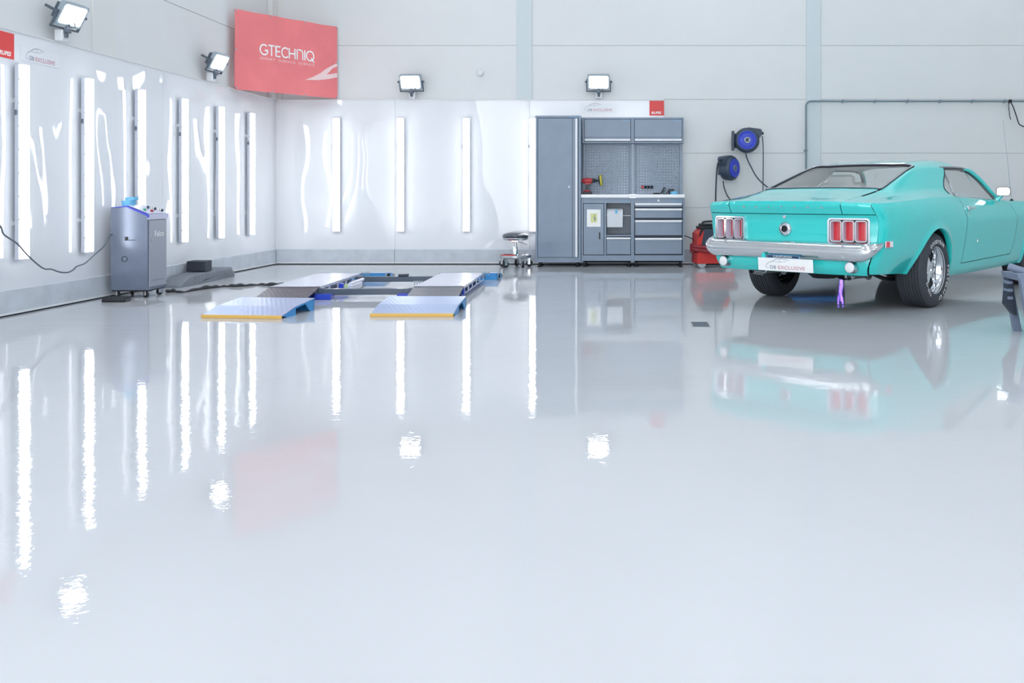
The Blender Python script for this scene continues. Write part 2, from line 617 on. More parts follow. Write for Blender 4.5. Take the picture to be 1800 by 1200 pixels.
# ================================================================== WALL LIGHTS
def tube_light():
    """vertical batten; local -y is the side facing into the room, z up"""
    e = empty('wall_light')
    MB().box(-.048, .048, -.064, -.02, 0, 1.6, .008).build('housing', 'lamp_housing', e)
    for z in (.3, 1.3):
        MB().box(-.03, .03, -.022, 0, z - .02, z + .02, .003).build('mounting_clip', 'chrome_soft', e)
    prof = [(-.045, -.060), (-.045, -.076), (-.037, -.092), (-.020, -.101), (0, -.103), (.020, -.101), (.037, -.092), (.045, -.076), (.045, -.060)]
    MB().prism(prof, .012, 1.588, 'z').build('diffuser', 'tube_light', e)
    c = MB().box(-.050, -.044, -.068, -.054, -.007, .007, .002).build('clip', 'chrome_soft', e)
    c.matrix_local = T(0, 0, .14)
    for i in range(1, 8):
        share(c, e, T(0, 0, .14 + i * .19))
    for i in range(8):
        share(c, e, T(.095, 0, .14 + i * .19))
    MB().tube([(-.055, -.04, 1.18), (-.055, -.04, 1.22)], .009).build('cable_gland', 'flood_dark', e)
    return e
nm = ['nearest the camera, beside the red square sign', 'second from the camera', 'third from the camera',
      'fourth from the camera', 'fifth from the camera', 'nearest the corner']
t0 = None
for i in range(6):
    t = tube_light() if i == 0 else copy_tree(t0)
    t0 = t0 or t
    t.location = (XL, 7.66 + .914 * i, .447)
    t.rotation_euler = (0, 0, math.radians(90))
    tag(t, 'glowing vertical light batten on the left wall, %s' % nm[i], 'wall light', 'vertical wall lights')
nm = ['nearest the corner', 'second from the corner', 'third from the corner', 'right beside the tall grey cabinet', 'added unseen behind the perforated tool panel to light its holes']
for i, x in enumerate((-4.178, -3.28, -2.357, -1.425, -.0305)):  # last batten is added behind the panel posts to brighten the holes
    t = copy_tree(t0)
    t.location = (x, YB, .457)
    t.rotation_euler = (0, 0, 0)
    tag(t, 'glowing vertical light batten on the back wall, %s' % nm[i], 'wall light', 'vertical wall lights')

def floodlight(tilt, yaw):
    """local -y faces into the room; stands on the cladding's top edge"""
    e = empty('floodlight')
    MB().box(-.045, .045, -.05, .02, 0, .10, .006).build('mounting_box', 'box_white', e)
    MB().tube([(0, -.055, .03), (0, -.065, .10), (0, -.075, .15)], .018).box(-.03, .03, -.09, -.05, .07, .115, .006).build('neck', 'flood_dark', e)
    MB().tube(smooth_path([(.02, -.06, .13), (.05, -.08, .125), (.06, -.1, .14), (.03, -.11, .165)]), .006, 6).build('cable', 'flood_dark', e)
    M = T(0, -.10, .23) @ RZ(yaw) @ RX(tilt)
    h = MB()
    h.prism(rrect(.31, .215, .025), -.02, .02, 'y')
    h.xf(M).build('housing', 'flood_body', e)
    fins = MB().prism(rrect(.24, .16, .02), .02, .055, 'y')
    for i in range(7):
        fins.box(-.105 + i * .035 - .003, -.105 + i * .035 + .003, .055, .085, -.07, .07)
    fins.xf(M).build('heat_sink', 'flood_dark', e)
    MB().prism(rrect(.265, .17, .02), -.024, -.018, 'y').xf(M).build('lens', 'flood_light', e)
    br = MB().box(-.172, -.158, -.012, .012, -.13, .02, .004).box(.158, .172, -.012, .012, -.13, .02, .004).box(-.172, .172, -.012, .012, -.142, -.128, .004)
    br.box(-.172, -.158, .0, .13, -.012, .012, .004).tube([(.172, 0, .0), (.19, 0, 0)], .014).tube([(-.172, 0, .0), (-.19, 0, 0)], .014)
    br.xf(M).build('bracket', 'flood_dark', e)
    return e
for (loc, rz, ti, ya, lb) in (((XL + .03, 8.2, CLAD_TOP + .012), 90, 28, -6, 'white floodlight above the left wall, largest, above the grey and rose lettering'),
                              ((XL + .03, 11.1, CLAD_TOP + .012), 90, 28, -6, 'white floodlight above the left wall, beside the red banner'),
                              ((-3.12, YB - .03, CLAD_TOP + .012), 0, 22, -6, 'white floodlight above the back wall, between the banner and the round sensor'),
                              ((-.505, YB - .03, CLAD_TOP + .012), 0, 22, 2, 'white floodlight above the back wall, over the tool cabinets')):
    f = floodlight(ti, ya)
    f.location = loc
    f.rotation_euler = (0, 0, math.radians(rz))
    tag(f, lb, 'floodlight', 'floodlights along the top of the cladding')

s = MB().lathe([(0, .052), (-.03, .052), (-.045, .045), (-.05, .03), (-.05, 0)], 28, 'y', (-2.18, YB + .03, 2.70)).build('wall_sensor', 'box_white')
tag(s, 'small round white sensor high on the back wall', 'sensor')

# ================================================================== BANNER AND SIGNS
BL, BR = Vector((-5.0, 11.73, 2.295)), Vector((-4.175, 13.17, 2.325))
BW = (BR - BL).length
banner = tag(empty('banner', BL), 'red fabric banner with white lettering hung across the corner', 'banner')
ban_ux = (BR - BL).normalized()
ban_M = plane_xf((0, 0, 0), ban_ux, (0, 0, 1))
BH = 1.008
def sag(u, v):
    return .010 * math.sin(3.1 * u + 2.2 * v) * math.sin(math.pi * u / BW) + .004 * math.sin(9 * u - 6 * v)
rows = []
for j in range(19):
    r = []
    for i in range(31):
        u, v = BW * i / 30, BH * j / 18
        vv = v - .010 * math.sin(math.pi * 3 * u / BW) ** 2 * ((v / BH) - .3)
        r.append((u, vv, sag(u, v)))
    rows.append(r)
MB().grid(rows).grid([[(p[0], p[1], p[2] - .003) for p in r] for r in rows]).xf(ban_M).build('cloth', 'banner_red', banner)
def on_banner(mb, lift=.0035):
    mb.v = [(p[0], p[1], p[2] + sag(p[0], p[1]) + lift) for p in mb.v]
    return mb.xf(ban_M)
def stroke_word():
    mb = MB()
    w, h = .0195, .14
    def put(x, pts):
        m = ribbon([(x + p[0], p[1]) for p in pts], w)
        mb.add(m.v, m.f)
    x = 0.
    put(x, arc(.068, .07, .064, .064, 48, 330, 20) + [(.123, .062), (.075, .062)]); x += .138
    put(x, [(0, .135), (.10, .135)]); put(x, [(.05, .14), (.05, 0)]); x += .118
    put(x, [(.085, .135), (.008, .135), (.008, .006), (.085, .006)]); put(x, [(.008, .07), (.075, .07)]); x += .105
    put(x, arc(.068, .07, .064, .064, 45, 315, 18)); x += .128
    put(x, [(.008, 0), (.008, .14)]); put(x, [(.108, 0), (.108, .14)]); put(x, [(.008, .07), (.108, .07)]); x += .137
    put(x, [(.008, 0), (.008, .134), (.05, .134)] + arc(.06, .09, .045, .044, 90, 0, 8) + [(.105, 0)]); x += .132
    put(x, [(.008, 0), (.008, .14)]); x += .03
    put(x, arc(.07, .07, .064, .064, 0, 360, 24)); put(x, [(.085, .045), (.14, -.012)]); x += .15
    return mb, x
sw, L = stroke_word()
t0_, t1_ = .22 * BW, .758 * BW
k = (t1_ - t0_) / L
sw.v = [(t0_ + p[0] * k, .475 + p[1] * 1.0, p[2]) for p in sw.v]
on_banner(sw).build('lettering', 'print_white', banner, smooth=False)
for wd, ua, ub in (('SMART', 0, .27), ('SURFACE', .33, .645), ('SCIENCE', .695, 1)):
    tm = text_mb(wd, (t1_ - t0_) * (ub - ua), .032)
    tm.v = [(p[0] + t0_ + ua * (t1_ - t0_), p[1] + .415, 0) for p in tm.v]
    tag(on_banner(tm).build('slogan', 'banner_pale', banner, smooth=False), kind='stuff')
# printed car outline at the right edge
u = BW
m1 = MB().add([(u * a, b, 0) for a, b in ((.66, .215), (.74, .265), (.82, .33), (.88, .40), (.94, .455), (.998, .50), (.998, .455), (.95, .42), (.915, .365), (.885, .325), (.93, .335), (.998, .36), (.998, .30), (.9, .26), (.8, .232))],
              [(0, 1, 14), (1, 2, 13, 14), (2, 3, 9, 12, 13), (3, 4, 7, 8, 9), (4, 5, 6, 7), (9, 10, 12), (10, 11, 12)])
on_banner(m1).build('car_print', 'banner_pale', banner, smooth=False)
gr = [(0.02, .02), (BW / 3, .012), (2 * BW / 3, .012), (BW - .02, .02), (0.02, BH - .02), (BW / 3, BH - .016), (2 * BW / 3, BH - .016), (BW - .02, BH - .02), (.014, BH / 2), (BW - .014, BH / 2)]
for g in gr:
    m = MB().lathe([(0, .012), (.004, .012), (.006, .008), (.006, .004), (.001, .004)], 14, 'z', (g[0], g[1], .001))
    on_banner(m, .003).build('grommet', 'chrome_soft', banner)
for g, d in ((gr[0], -1), (gr[4], -1), (gr[3], 1), (gr[7], 1)):
    m = MB().tube([(g[0], g[1], .008), (g[0] + .035 * d, g[1], -.01)], .003, 6)
    m.xf(ban_M).build('tie', 'flood_dark', banner)

def logo_mb(w):
    """grey car outline over lettering, total width w, origin lower left; returns parts (material, MB)"""
    parts = []
    sx = w / 1.0
    def rb(pts, ww):
        m = ribbon([(p[0] * sx, p[1] * sx) for p in pts], [q * sx for q in ww], 0, .0006)
        parts.append(('outline', 'print_grey', m))
    sp = [(p.x, p.y) for p in smooth_path([(.03, .10, 0), (.07, .17, 0), (.17, .225, 0), (.27, .29, 0), (.38, .315, 0), (.52, .30, 0), (.62, .265, 0)], 5)]
    rb(sp, [.006 + .008 * math.sin(math.pi * i / (len(sp) - 1)) for i in range(len(sp))])
    sp = [(p.x, p.y) for p in smooth_path([(.20, .225, 0), (.32, .215, 0), (.47, .23, 0), (.54, .265, 0)], 5)]
    rb(sp, [.007] * len(sp))
    rb([(.38, .31), (.375, .22)], [.006, .006])
    sp = [(p.x, p.y) for p in smooth_path([(.03, .10, 0), (.015, .05, 0), (.05, .02, 0), (.10, .03, 0)], 5)]
    rb(sp, [.006] * len(sp))
    a = text_mb('DB', .15 * sx, .11 * sx)
    a.v = [(p[0] + .13 * sx, p[1] + .0, .0006) for p in a.v]
    parts.append(('lettering', 'print_slate', a))
    a = text_mb('EXCLUSIVE', .66 * sx, .11 * sx)
    a.v = [(p[0] + .33 * sx, p[1], .0006) for p in a.v]
    parts.append(('lettering', 'print_rose', a))
    return parts
def place_sign(name, label, M, w, h, body, logo=None):
    e = tag(empty(name, M.translation), label, 'sign')
    R = M.copy(); R.translation = (0, 0, 0)
    MB().box(0, w, 0, h, 0, .003).xf(R).build('board', body, e)
    return e, R
# red square signs
for M, lb in ((plane_xf((XL + .001, 7.435, 2.078), (0, 1, 0), (0, 0, 1)), 'red square sign with white lettering on the left wall, cut off by the picture edge'),
              (plane_xf((.205, YB - .001, 2.092), (1, 0, 0), (0, 0, 1)), 'red square sign with white lettering above the right wall cabinet')):
    e, R = place_sign('square_sign', lb, M, .205, .208, 'sign_red')
    tag(e, group='red square signs')
    t = text_mb('RUPES', .135, .034, 0, .2)
    t.v = [(p[0] + .028, p[1] + .022, .0036) for p in t.v]
    t.xf(R).build('lettering', 'print_white', e, smooth=False)
for M, lb in ((plane_xf((XL + .001, 7.72, 2.085), (0, 1, 0), (0, 0, 1)), 'white strip sign with rose lettering and car outline on the left wall'),
              (plane_xf((-.775, YB - .001, 2.135), (1, 0, 0), (0, 0, 1)), 'white strip sign with rose lettering and car outline above the tool cabinets')):
    big = .525
    e, R = place_sign('strip_sign', lb, M, big, .125, 'sign_white')
    tag(e, group='white strip signs')
    for nme, mm, m in logo_mb(.40):
        m.v = [(p[0] + .06, p[1] * .85 + .018, p[2] + .0034) for p in m.v]
        m.xf(R).build(nme, mm, e, smooth=False)

# ================================================================== LIFT CONSOLE AND WHAT LIES AROUND IT
def caster(r=.032, w=.022, fork='chrome_soft', wheel='black_rubber', top=.09):
    """returns (fork MB, wheel MB), floor at z=0, swivel above origin"""
    a = MB().box(-.016, -.012, -.02, .02, r * .7, top, .002).box(.012, .016, -.02, .02, r * .7, top, .002).box(-.022, .022, -.024, .024, top - .006, top, .002)
    a.tube([(-.018, -.004, r), (.018, -.004, r)], .006, 8)
    b = MB().lathe([(-w / 2, r * .3), (-w / 2, r * .92), (-w * .3, r), (w * .3, r), (w / 2, r * .92), (w / 2, r * .3)], 20, 'x', (0, -.004, r))
    return a, b
con = tag(empty('lift_console', (-4.785, 9.075, 0)), 'grey lift control console with blue trim on casters by the left wall', 'control unit')
body = [(-.185, .075), (.165, .075), (.165, .775), (-.035, .87), (-.185, .86)]
MB().prism(body, -.175, .175, 'y').build('body', 'unit_paint', con, angle=.3)
MB().prism([(-.16, .862), (-.033, .874), (.18, .79), (.18, .762), (.165, .762), (.165, .776), (-.035, .862), (-.16, .855)], -.182, .182, 'y').build('top_cover', 'unit_blue', con, angle=.3)
slope = math.degrees(math.atan2(.084, .213))
pm = T(.075, 0, .834) @ RY(slope)
panel = MB().box(-.105, .105, -.165, .165, .0, .008, .003).xf(pm).build('control_panel', 'unit_lilac', con)
MB().box(.164, .182, -.175, .175, .742, .795, .004).build('front_lip', 'unit_lilac', con)
MB().box(.164, .176, -.16, .165, .10, .738, .004).build('front_door', 'unit_front', con)
MB().box(.1655, .178, -.1, .12, .16, .1625).build('door_crease', 'cabinet_dark', con)
MB().lathe([(0, .010), (.006, .010), (.008, .006), (.008, 0)], 14, 'x', (.176, -.115, .545)).build('door_lock', 'chrome_soft', con)
t = text_mb('Falco', .17, .056)
t.v = [(.1775, p[0] - .065, p[1] + .58) for p in t.v]
t.build('lettering', 'print_white', con, smooth=False)
for (u, v, m_) in ((.03, -.12, 'button_green'), (.065, -.05, 'button_red')):
    MB().lathe([(0, .014), (.014, .014), (.018, .010), (.018, 0)], 16, 'z', (u, v, .008)).xf(pm).build('button', m_, con)
for i in range(5):
    MB().lathe([(0, .012), (.02, .010), (.024, .008), (.024, 0)], 12, 'z', (-.02 + i * .022, .03 + i * .027, .008)).xf(pm).build('switch', 'chrome_soft' if i % 2 else 'cabinet_dark', con)
MB().box(-.05, -.02, -.178, -.172, .545, .58).build('side_slot', 'black_plastic', con)
MB().box(-.02, .05, -.1765, -.172, .545, .552).build('slot_track', 'cabinet_dark', con)
MB().lathe([(0, .028), (-.004, .028), (-.004, .022), (0, .022)], 20, 'y', (-.055, -.175, .37), close=True).build('knockout_ring', 'cabinet_dark', con)
MB().box(-.178, .158, -.168, .168, .062, .076).build('base_plate', 'under_black', con)
for x in (-.145, .125):
    for y in (-.135, .135):
        a, b = caster()
        M = T(x, y, -.028 + .028) @ RZ(random.choice((20, 60, -30)))
        c = a.xf(M).build('caster', 'chrome_soft', con)
        b.xf(M).build('caster_wheel', 'black_rubber', c)

p = tag(empty('foot_pedal', (-4.75, 8.60, 0), 4), 'black foot pedal on the floor in front of the console', 'pedal')
MB().box(-.105, .105, -.06, .06, 0, .028, .006).build('base', 'black_plastic', p)
MB().prism([(-.055, .028), (.055, .028), (.055, .046), (-.05, .036)], -.1, .1, 'x').build('treadle', 'black_rubber', p)

def tape_roll(name, loc, r, h, label, tilt=0):
    e = tag(empty(name, loc), label, 'tape roll', 'blue tape rolls')
    M = RY(tilt)
    MB().lathe([(0, r * .62), (0, r), (h, r), (h, r * .62)], 32, 'z', close=True).xf(M).build('tape', 'tape_blue', e)
    MB().lathe([(-.001, r * .56), (-.001, r * .62), (h + .001, r * .62), (h + .001, r * .56)], 32, 'z', close=True).xf(M).build('core', 'tape_core', e)
    return e
tape_roll('tape_roll', (-4.865, 9.03, .874), .062, .05, 'blue masking tape roll on the console, under another roll', -4)
tape_roll('tape_roll', (-4.84, 9.035, .926), .058, .03, 'blue masking tape roll topmost on the console', -4)

# cable hanging along the left wall to the console
pts = []
for px, py in ((-420, 250), (-260, 262), (-120, 310), (-30, 372), (0, 397), (7, 412), (30, 428), (50, 450), (75, 471), (90, 473), (105, 478), (120, 478.5), (130, 473), (135, 468), (150, 462), (165, 448), (183, 432), (191, 413)):
    X = -4.945
    Y = 1650 * -X / (1116 - px)
    pts.append((X, Y, .98 - (py - 342) * Y / 1650))
pts[0] = (XL + .062, pts[0][1], pts[0][2])
pts = pts[:-1] + [(-4.955, pts[-1][1] + .05, pts[-1][2]), (-4.9745, 8.99, .60)]
tag(MB().tube(smooth_path(pts, 5), .0065, 8).build('power_cable', 'flood_dark'), 'thin dark power cable sagging along the left wall', 'cable')

e = tag(empty('wall_socket', (XL, 5.30, 1.276)), 'white wall socket that feeds the cable on the left wall', 'socket')
MB().box(.0, .035, -.045, .045, -.045, .045, .006).build('plate', 'box_white', e)
MB().lathe([(.035, .02), (.06, .018), (.062, 0)], 16, 'x').build('plug', 'flood_dark', e)

# rubber drive-on ramps
def rubber_ramp(loc, rz, prof, width, label, tiltx=0):
    e = tag(empty('rubber_ramp', loc, rz), label, 'ramp', 'grey rubber ramps by the wall')
    M = RX(tiltx)
    MB().prism(prof, -width / 2, width / 2, 'x').xf(M).build('body', 'ramp_rubber', e, angle=.2)
    y0, y1 = prof[0][0], prof[1][0]
    rib = MB()
    n = int((y1 - y0) / .03)
    def top(y):
        ps = sorted(prof[2:], key=lambda q: q[0])
        return float(np.interp(y, [q[0] for q in ps], [q[1] for q in ps]))
    for i in range(n):
        y = y0 + (i + .5) * (y1 - y0) / n
        rib.box(width / 2 - .001, width / 2 + .006, y - .006, y + .006, .004, max(.01, top(y) - .012))
        rib.box(-width / 2 + .01, width / 2 - .01, y - .005, y + .005, max(.01, top(y) - .004), max(.012, top(y) + .004))
    tag(rib.xf(M).build('ribs', 'ramp_rubber', e), kind='stuff')
    return e
rubber_ramp((-4.89, 9.855, 0), 0, [(0, 0), (.56, 0), (.56, .115), (.22, .10), (.06, .035), (0, .02)], .22, 'grey ribbed rubber ramp lying against the left wall behind the console')
rubber_ramp((-4.90, 10.43, 0), 0, [(0, 0), (.80, 0), (.80, .068), (.74, .072), (0, .018)], .22, 'grey ribbed rubber ramp furthest along the left wall, under another')
rubber_ramp((-4.90, 10.425, .034), 0, [(0, 0), (.74, .053), (.74, .082), (0, .074)], .22, 'grey ribbed rubber ramp lying on top of its pair by the left wall')
b = tag(empty('foam_block', (-4.90, 10.56, .124), 3), 'black foam block standing on the rubber ramps', 'block')
MB().box(-.1, .1, -.10, .10, 0, .115, .006).build('body', 'box_charcoal', b)
MB().box(-.1015, .1015, -.1015, .1015, .088, .091).build('lid_seam', 'black_plastic', b)
b = tag(empty('charger_box', (-4.95, 9.55, .0)), 'small black box on a stand behind the console', 'box')
MB().box(-.05, .05, -.06, .06, .16, .27, .006).build('case', 'black_plastic', b)
MB().box(-.03, .03, -.04, .04, 0, .16, .006).build('stand', 'flood_body', b)

pts = []
for px, py in ((292, 511), (305, 510), (320, 511), (350, 506), (375, 503), (393, 501), (410, 501), (430, 500), (455, 498), (475, 499), (500, 498)):
    Y = 1650 * .96 / (py - 342)
    pts.append(((px - 1116) * Y / 1650, Y, .02))
sp = smooth_path(pts, 6)
rr = [.013 + .003 * math.sin(i * 1.3) + .004 * math.sin(i * .37) for i in range(len(sp))]
tag(MB().tube([(p.x, p.y, r) for p, r in zip(sp, rr)], rr, 10).build('hose_sleeve', 'sleeve_black'), 'black fabric sleeve of hydraulic hoses running from console to lift', 'hose')

# ================================================================== SCISSOR LIFT
LIFT = empty('scissor_lift', (-2.536, 8.88, 0), 2.2)
tag(LIFT, 'low scissor lift with two white platforms joined by dark crossbars', 'car lift')
LL = 1.54
for sgn in (-1, 1):
    cx = sgn * .677
    w = .235
    inner = -sgn
    pf = MB().box(cx - w, cx + w, 0, LL, .098, .112, .003).build('platform', 'lift_lilac', LIFT)
    # side skirts with openings on the right flank of each
    for sd in (-1, 1):
        x0 = cx + sd * w
        xs = sorted((x0, x0 - sd * .008))
        sk = MB().box(xs[0], xs[1], .02, LL - .02, .085, .098).box(xs[0], xs[1], .02, LL - .02, .030, .044)
        n = 5
        for i in range(n + 1):
            y = .02 + (LL - .05) * i / n
            sk.box(xs[0], xs[1], y, y + .03 + (.02 if i % 2 else 0), .04, .09)
        sk.build('skirt', 'lift_lilac', LIFT)
    MB().box(cx - w + .03, cx + w - .03, .05, LL - .05, .0, .022, .004).build('base_frame', 'lift_blue', LIFT)
    # scissor arms and cylinder under the platform
    MB().box(cx - .16, cx - .11, .12, LL - .12, .028, .08, .004).box(cx + .11, cx + .16, .12, LL - .12, .028, .08, .004).build('scissor_arms', 'flood_body', LIFT)
    MB().tube([(cx, .3, .055), (cx, 1.2, .055)], .026, 16).build('cylinder', 'chrome_soft', LIFT)
    # drive-on flaps front and back
    MB().add([(cx - w, 0, .108), (cx + w, 0, .108), (cx + w, -.38, .045), (cx - w, -.38, .045), (cx - w, 0, .1), (cx + w, 0, .1), (cx + w, -.38, .037), (cx - w, -.38, .037)],
             [(0, 1, 2, 3), (7, 6, 5, 4), (0, 4, 5, 1), (1, 5, 6, 2), (2, 6, 7, 3), (3, 7, 4, 0)]).build('flap', 'chequer_dark', LIFT)
    MB().add([(cx - w, LL, .108), (cx + w, LL, .108), (cx + w, LL + .18, .045), (cx - w, LL + .18, .045), (cx - w, LL, .1), (cx + w, LL, .1), (cx + w, LL + .18, .037), (cx - w, LL + .18, .037)],
             [(0, 1, 2, 3), (7, 6, 5, 4), (0, 4, 5, 1), (1, 5, 6, 2), (2, 6, 7, 3), (3, 7, 4, 0)]).build('flap', 'chequer_dark', LIFT)
    MB().tube([(cx - w, 0, .104), (cx + w, 0, .104)], .010, 10).build('hinge', 'flap_steel', LIFT)
    MB().tube([(cx - w, LL, .104), (cx + w, LL, .104)], .010, 10).build('hinge', 'flap_steel', LIFT)
    # blue corner feet
    xi = cx + inner * (w + .06)
    MB().box(min(xi - .075, xi + .075), max(xi - .075, xi + .075), -.12, .02, 0, .05, .004).build('corner_foot', 'lift_blue', LIFT)
    MB().box(cx + sgn * w - .010, cx + sgn * w + .006, -.03, .05, .03, .085, .004).build('corner_bracket', 'lift_blue', LIFT)
MB().box(-.44, .44, -.02, .035, .035, .092, .004).box(-.46, -.40, -.03, .045, .03, .10, .004).box(.40, .46, -.03, .045, .03, .10, .004).build('crossbar', 'lift_beam', LIFT)
MB().box(-.44, .44, 1.30, 1.36, .035, .092, .004).build('crossbar', 'lift_beam', LIFT)
MB().box(.02, .12, 1.29, 1.37, .092, .118, .004).build('bar_block', 'cabinet_dark', LIFT)
# hydraulic block beside the left platform
MB().box(-.36, -.27, .52, .92, .02, .075, .006).build('valve_block', 'lift_lilac', LIFT)
MB().box(-.40, -.36, .50, .56, .03, .095, .004).box(-.42, -.30, .44, .50, .02, .05, .004).build('valve_bracket', 'lift_blue', LIFT)
MB().box(-.345, -.315, .505, .519, .025, .085).build('tag', 'tag_green', LIFT)
MB().tube([(-.30, .55, .085), (-.30, 1.05, .085)], .018, 12).build('ram', 'lift_lilac', LIFT)
for (x, y) in ((-.42, 1.50), (.90, 1.50), (.36, .45)):
    q = MB()
    for i in range(4):
        q.tube([(x + i * .025, y, .085), (x + i * .025, y, .128)], .004, 6)
    q.box(x - .01, x + .085, y - .004, y + .004, .11, .118)
    q.build('latch_rack', 'flood_body', LIFT)

def drive_ramp(loc, rz, label):
    """low end at local y=0, high end at y=.58"""
    e = tag(empty('drive_on_ramp', loc, rz), label, 'ramp', 'aluminium drive-on ramps of the lift')
    w = .333
    top = [(0, .022), (.235, .072), (.58, .102)]
    th = .006
    v, f = [], []
    for y, z in top:
        v += [(-w, y, z), (w, y, z), (w, y, z - th), (-w, y, z - th)]
    for i in range(2):
        a, b = 4 * i, 4 * i + 4
        f += [(a, a + 1, b + 1, b), (a + 1, a + 2, b + 2, b + 1), (a + 2, a + 3, b + 3, b + 2), (a + 3, a, b, b + 3)]
    f += [(0, 3, 2, 1), (8, 9, 10, 11)]
    MB().add(v, f).build('tread_plate', 'chequer_alu', e, smooth=False)
    MB().box(-w - .002, w + .002, -.012, .008, 0, .026, .003).build('edge_strip', 'ramp_yellow', e)
    for x in (-w + .004, -.1, .1, w - .004):
        MB().prism([(.02, .018), (.24, .066), (.24, .0), (.10, 0)], x - .004, x + .004, 'x').prism([(.40, .08), (.572, .094), (.572, 0), (.50, .0)], x - .004, x + .004, 'x') \
            .prism([(.24, .066), (.40, .08), (.40, .068), (.24, .054)], x - .004, x + .004, 'x').build('rib', 'ramp_blue', e, smooth=False)
    MB().box(-w, w, .562, .572, .0, .094).build('back_plate', 'ramp_blue', e)
    return e
drive_ramp((-3.118, 7.44, 0), -6.5, 'chequered aluminium ramp with yellow edge in front of the left platform')
drive_ramp((-1.793, 7.545, 0), 0, 'chequered aluminium ramp with yellow edge in front of the right platform')
drive_ramp((-3.245, 11.36, 0), 183, 'aluminium ramp behind the left platform of the lift').scale.z = .8
drive_ramp((-1.935, 11.36, 0), 182, 'aluminium ramp behind the right platform of the lift').scale.z = .8

# ================================================================== STOOL
st = tag(empty('work_stool', (-1.62, 12.72, 0)), 'low rolling work stool with black round seat beside the tall cabinet', 'stool')
MB().lathe([(.400, 0), (.400, .15), (.406, .172), (.418, .180), (.434, .178), (.453, .150), (.466, .10), (.472, .05), (.473, 0)], 36).build('seat', 'stool_seat', st)
MB().lathe([(.366, 0), (.366, .150), (.385, .174), (.401, .176), (.401, 0)], 36).build('seat_rim', 'chrome_soft', st)
MB().box(-.05, .05, -.05, .05, .335, .367, .008).build('seat_plate', 'chrome', st)
MB().tube([(.03, -.03, .35), (.12, -.07, .325), (.17, -.09, .305)], .006, 8).build('lever', 'chrome_soft', st)
MB().lathe([(.15, 0), (.15, .036), (.27, .032), (.285, .026), (.285, .02), (.34, .02), (.34, 0)], 24).build('post', 'chrome', st)
MB().lathe([(.125, 0), (.125, .20), (.133, .212), (.165, .215), (.165, .205), (.14, .195), (.14, 0)], 36).build('tray', 'chrome_soft', st)
MB().lathe([(.14, .05), (.165, .05), (.185, .02), (.185, .0)], 24).build('collar', 'chrome', st)
for i in range(5):
    a = math.radians(20 + 72 * i)
    fk, wh = caster(.046, .028, top=.125)
    M = T(.19 * math.cos(a), .19 * math.sin(a), 0) @ RZ(math.degrees(a) + 70)
    c = fk.xf(M).build('caster', 'chrome_soft', st)
    wh.xf(M).build('caster_wheel', 'black_rubber', c)
q = tag(empty('hand_tool', (-1.72, 12.68, .142)), 'flat red tool lying on the stool tray', 'tool')
MB().prism([(-.09, -.03), (.06, -.045), (.10, -.02), (.09, .03), (-.06, .04)], .0, .03, 'z').build('body', 'red_plastic', q)
MB().prism([(-.05, -.02), (.04, -.025), (.05, .01), (-.03, .02)], .03, .036, 'z').build('label_plate', 'black_plastic', q)

# ================================================================== CABINETS
YC = 12.70
CX = [-1.347, -.731, -.724, -.031, .670]
def datona(parent, x1, z, y, w=.13):
    t = text_mb('Datona', w, .022)
    t.v = [(p[0] + x1 - w, y - .0015, p[1] + z) for p in t.v]
    t.build('lettering', 'print_cyan', parent, smooth=False)
def cab(name, label, loc):
    return tag(empty(name, loc), label, 'cabinet')
def feet(e, x0, x1, y0=.05, y1=.33):
    for x in (x0 + .05, x1 - .05):
        for y in (y0, y1):
            MB().lathe([(0, .028), (.012, .028), (.018, .012), (.066, .012)], 14, 'z', (x, y, 0)).build('foot', 'black_plastic', e)
def carcass(e, x0, x1, z0, z1, d, t=.02, front=0.):
    m = MB().box(x0, x0 + t, front, d, z0, z1, .002).box(x1 - t, x1, front, d, z0, z1, .002).box(x0 + t, x1 - t, front, d, z1 - t, z1, .002).box(x0 + t, x1 - t, front, d, z0, z0 + t, .002).box(x0 + t, x1 - t, d - .004, d, z0 + t, z1 - t)
    return m
# tall cabinet (local origin at its front left foot)
e = cab('tall_cabinet', 'tall grey metal cabinet with one long door and white handle strip', (CX[0], YC, 0))
W = CX[1] - CX[0]
m = carcass(e, 0, W, .064, 2.05, .46, .03)
m.box(.03, W - .03, .012, .03, .064, .13, .002)
m.build('body', 'steel_blue_grey', e)
dr = MB().box(.034, W - .036, .001, .02, .134, 2.014, .003).build('door', 'steel_blue_grey', e)
MB().box(W - .118, W - .112, -.001, .004, .136, 2.012).build('door_groove', 'cabinet_dark', dr)
MB().box(W - .074, W - .048, -.014, .002, .136, 2.012, .003).build('handle', 'handle_strip', dr)
MB().lathe([(0, .012), (-.008, .012), (-.010, .009), (-.010, 0)], 14, 'y', (W - .16, .001, 1.085)).build('lock', 'handle_strip', dr)
MB().box(.02, W - .02, .025, .03, .07, 2.04).build('shadow_gap', 'cabinet_dark', e)
feet(e, 0, W)
datona(e, W - .02, 2.021, 0)
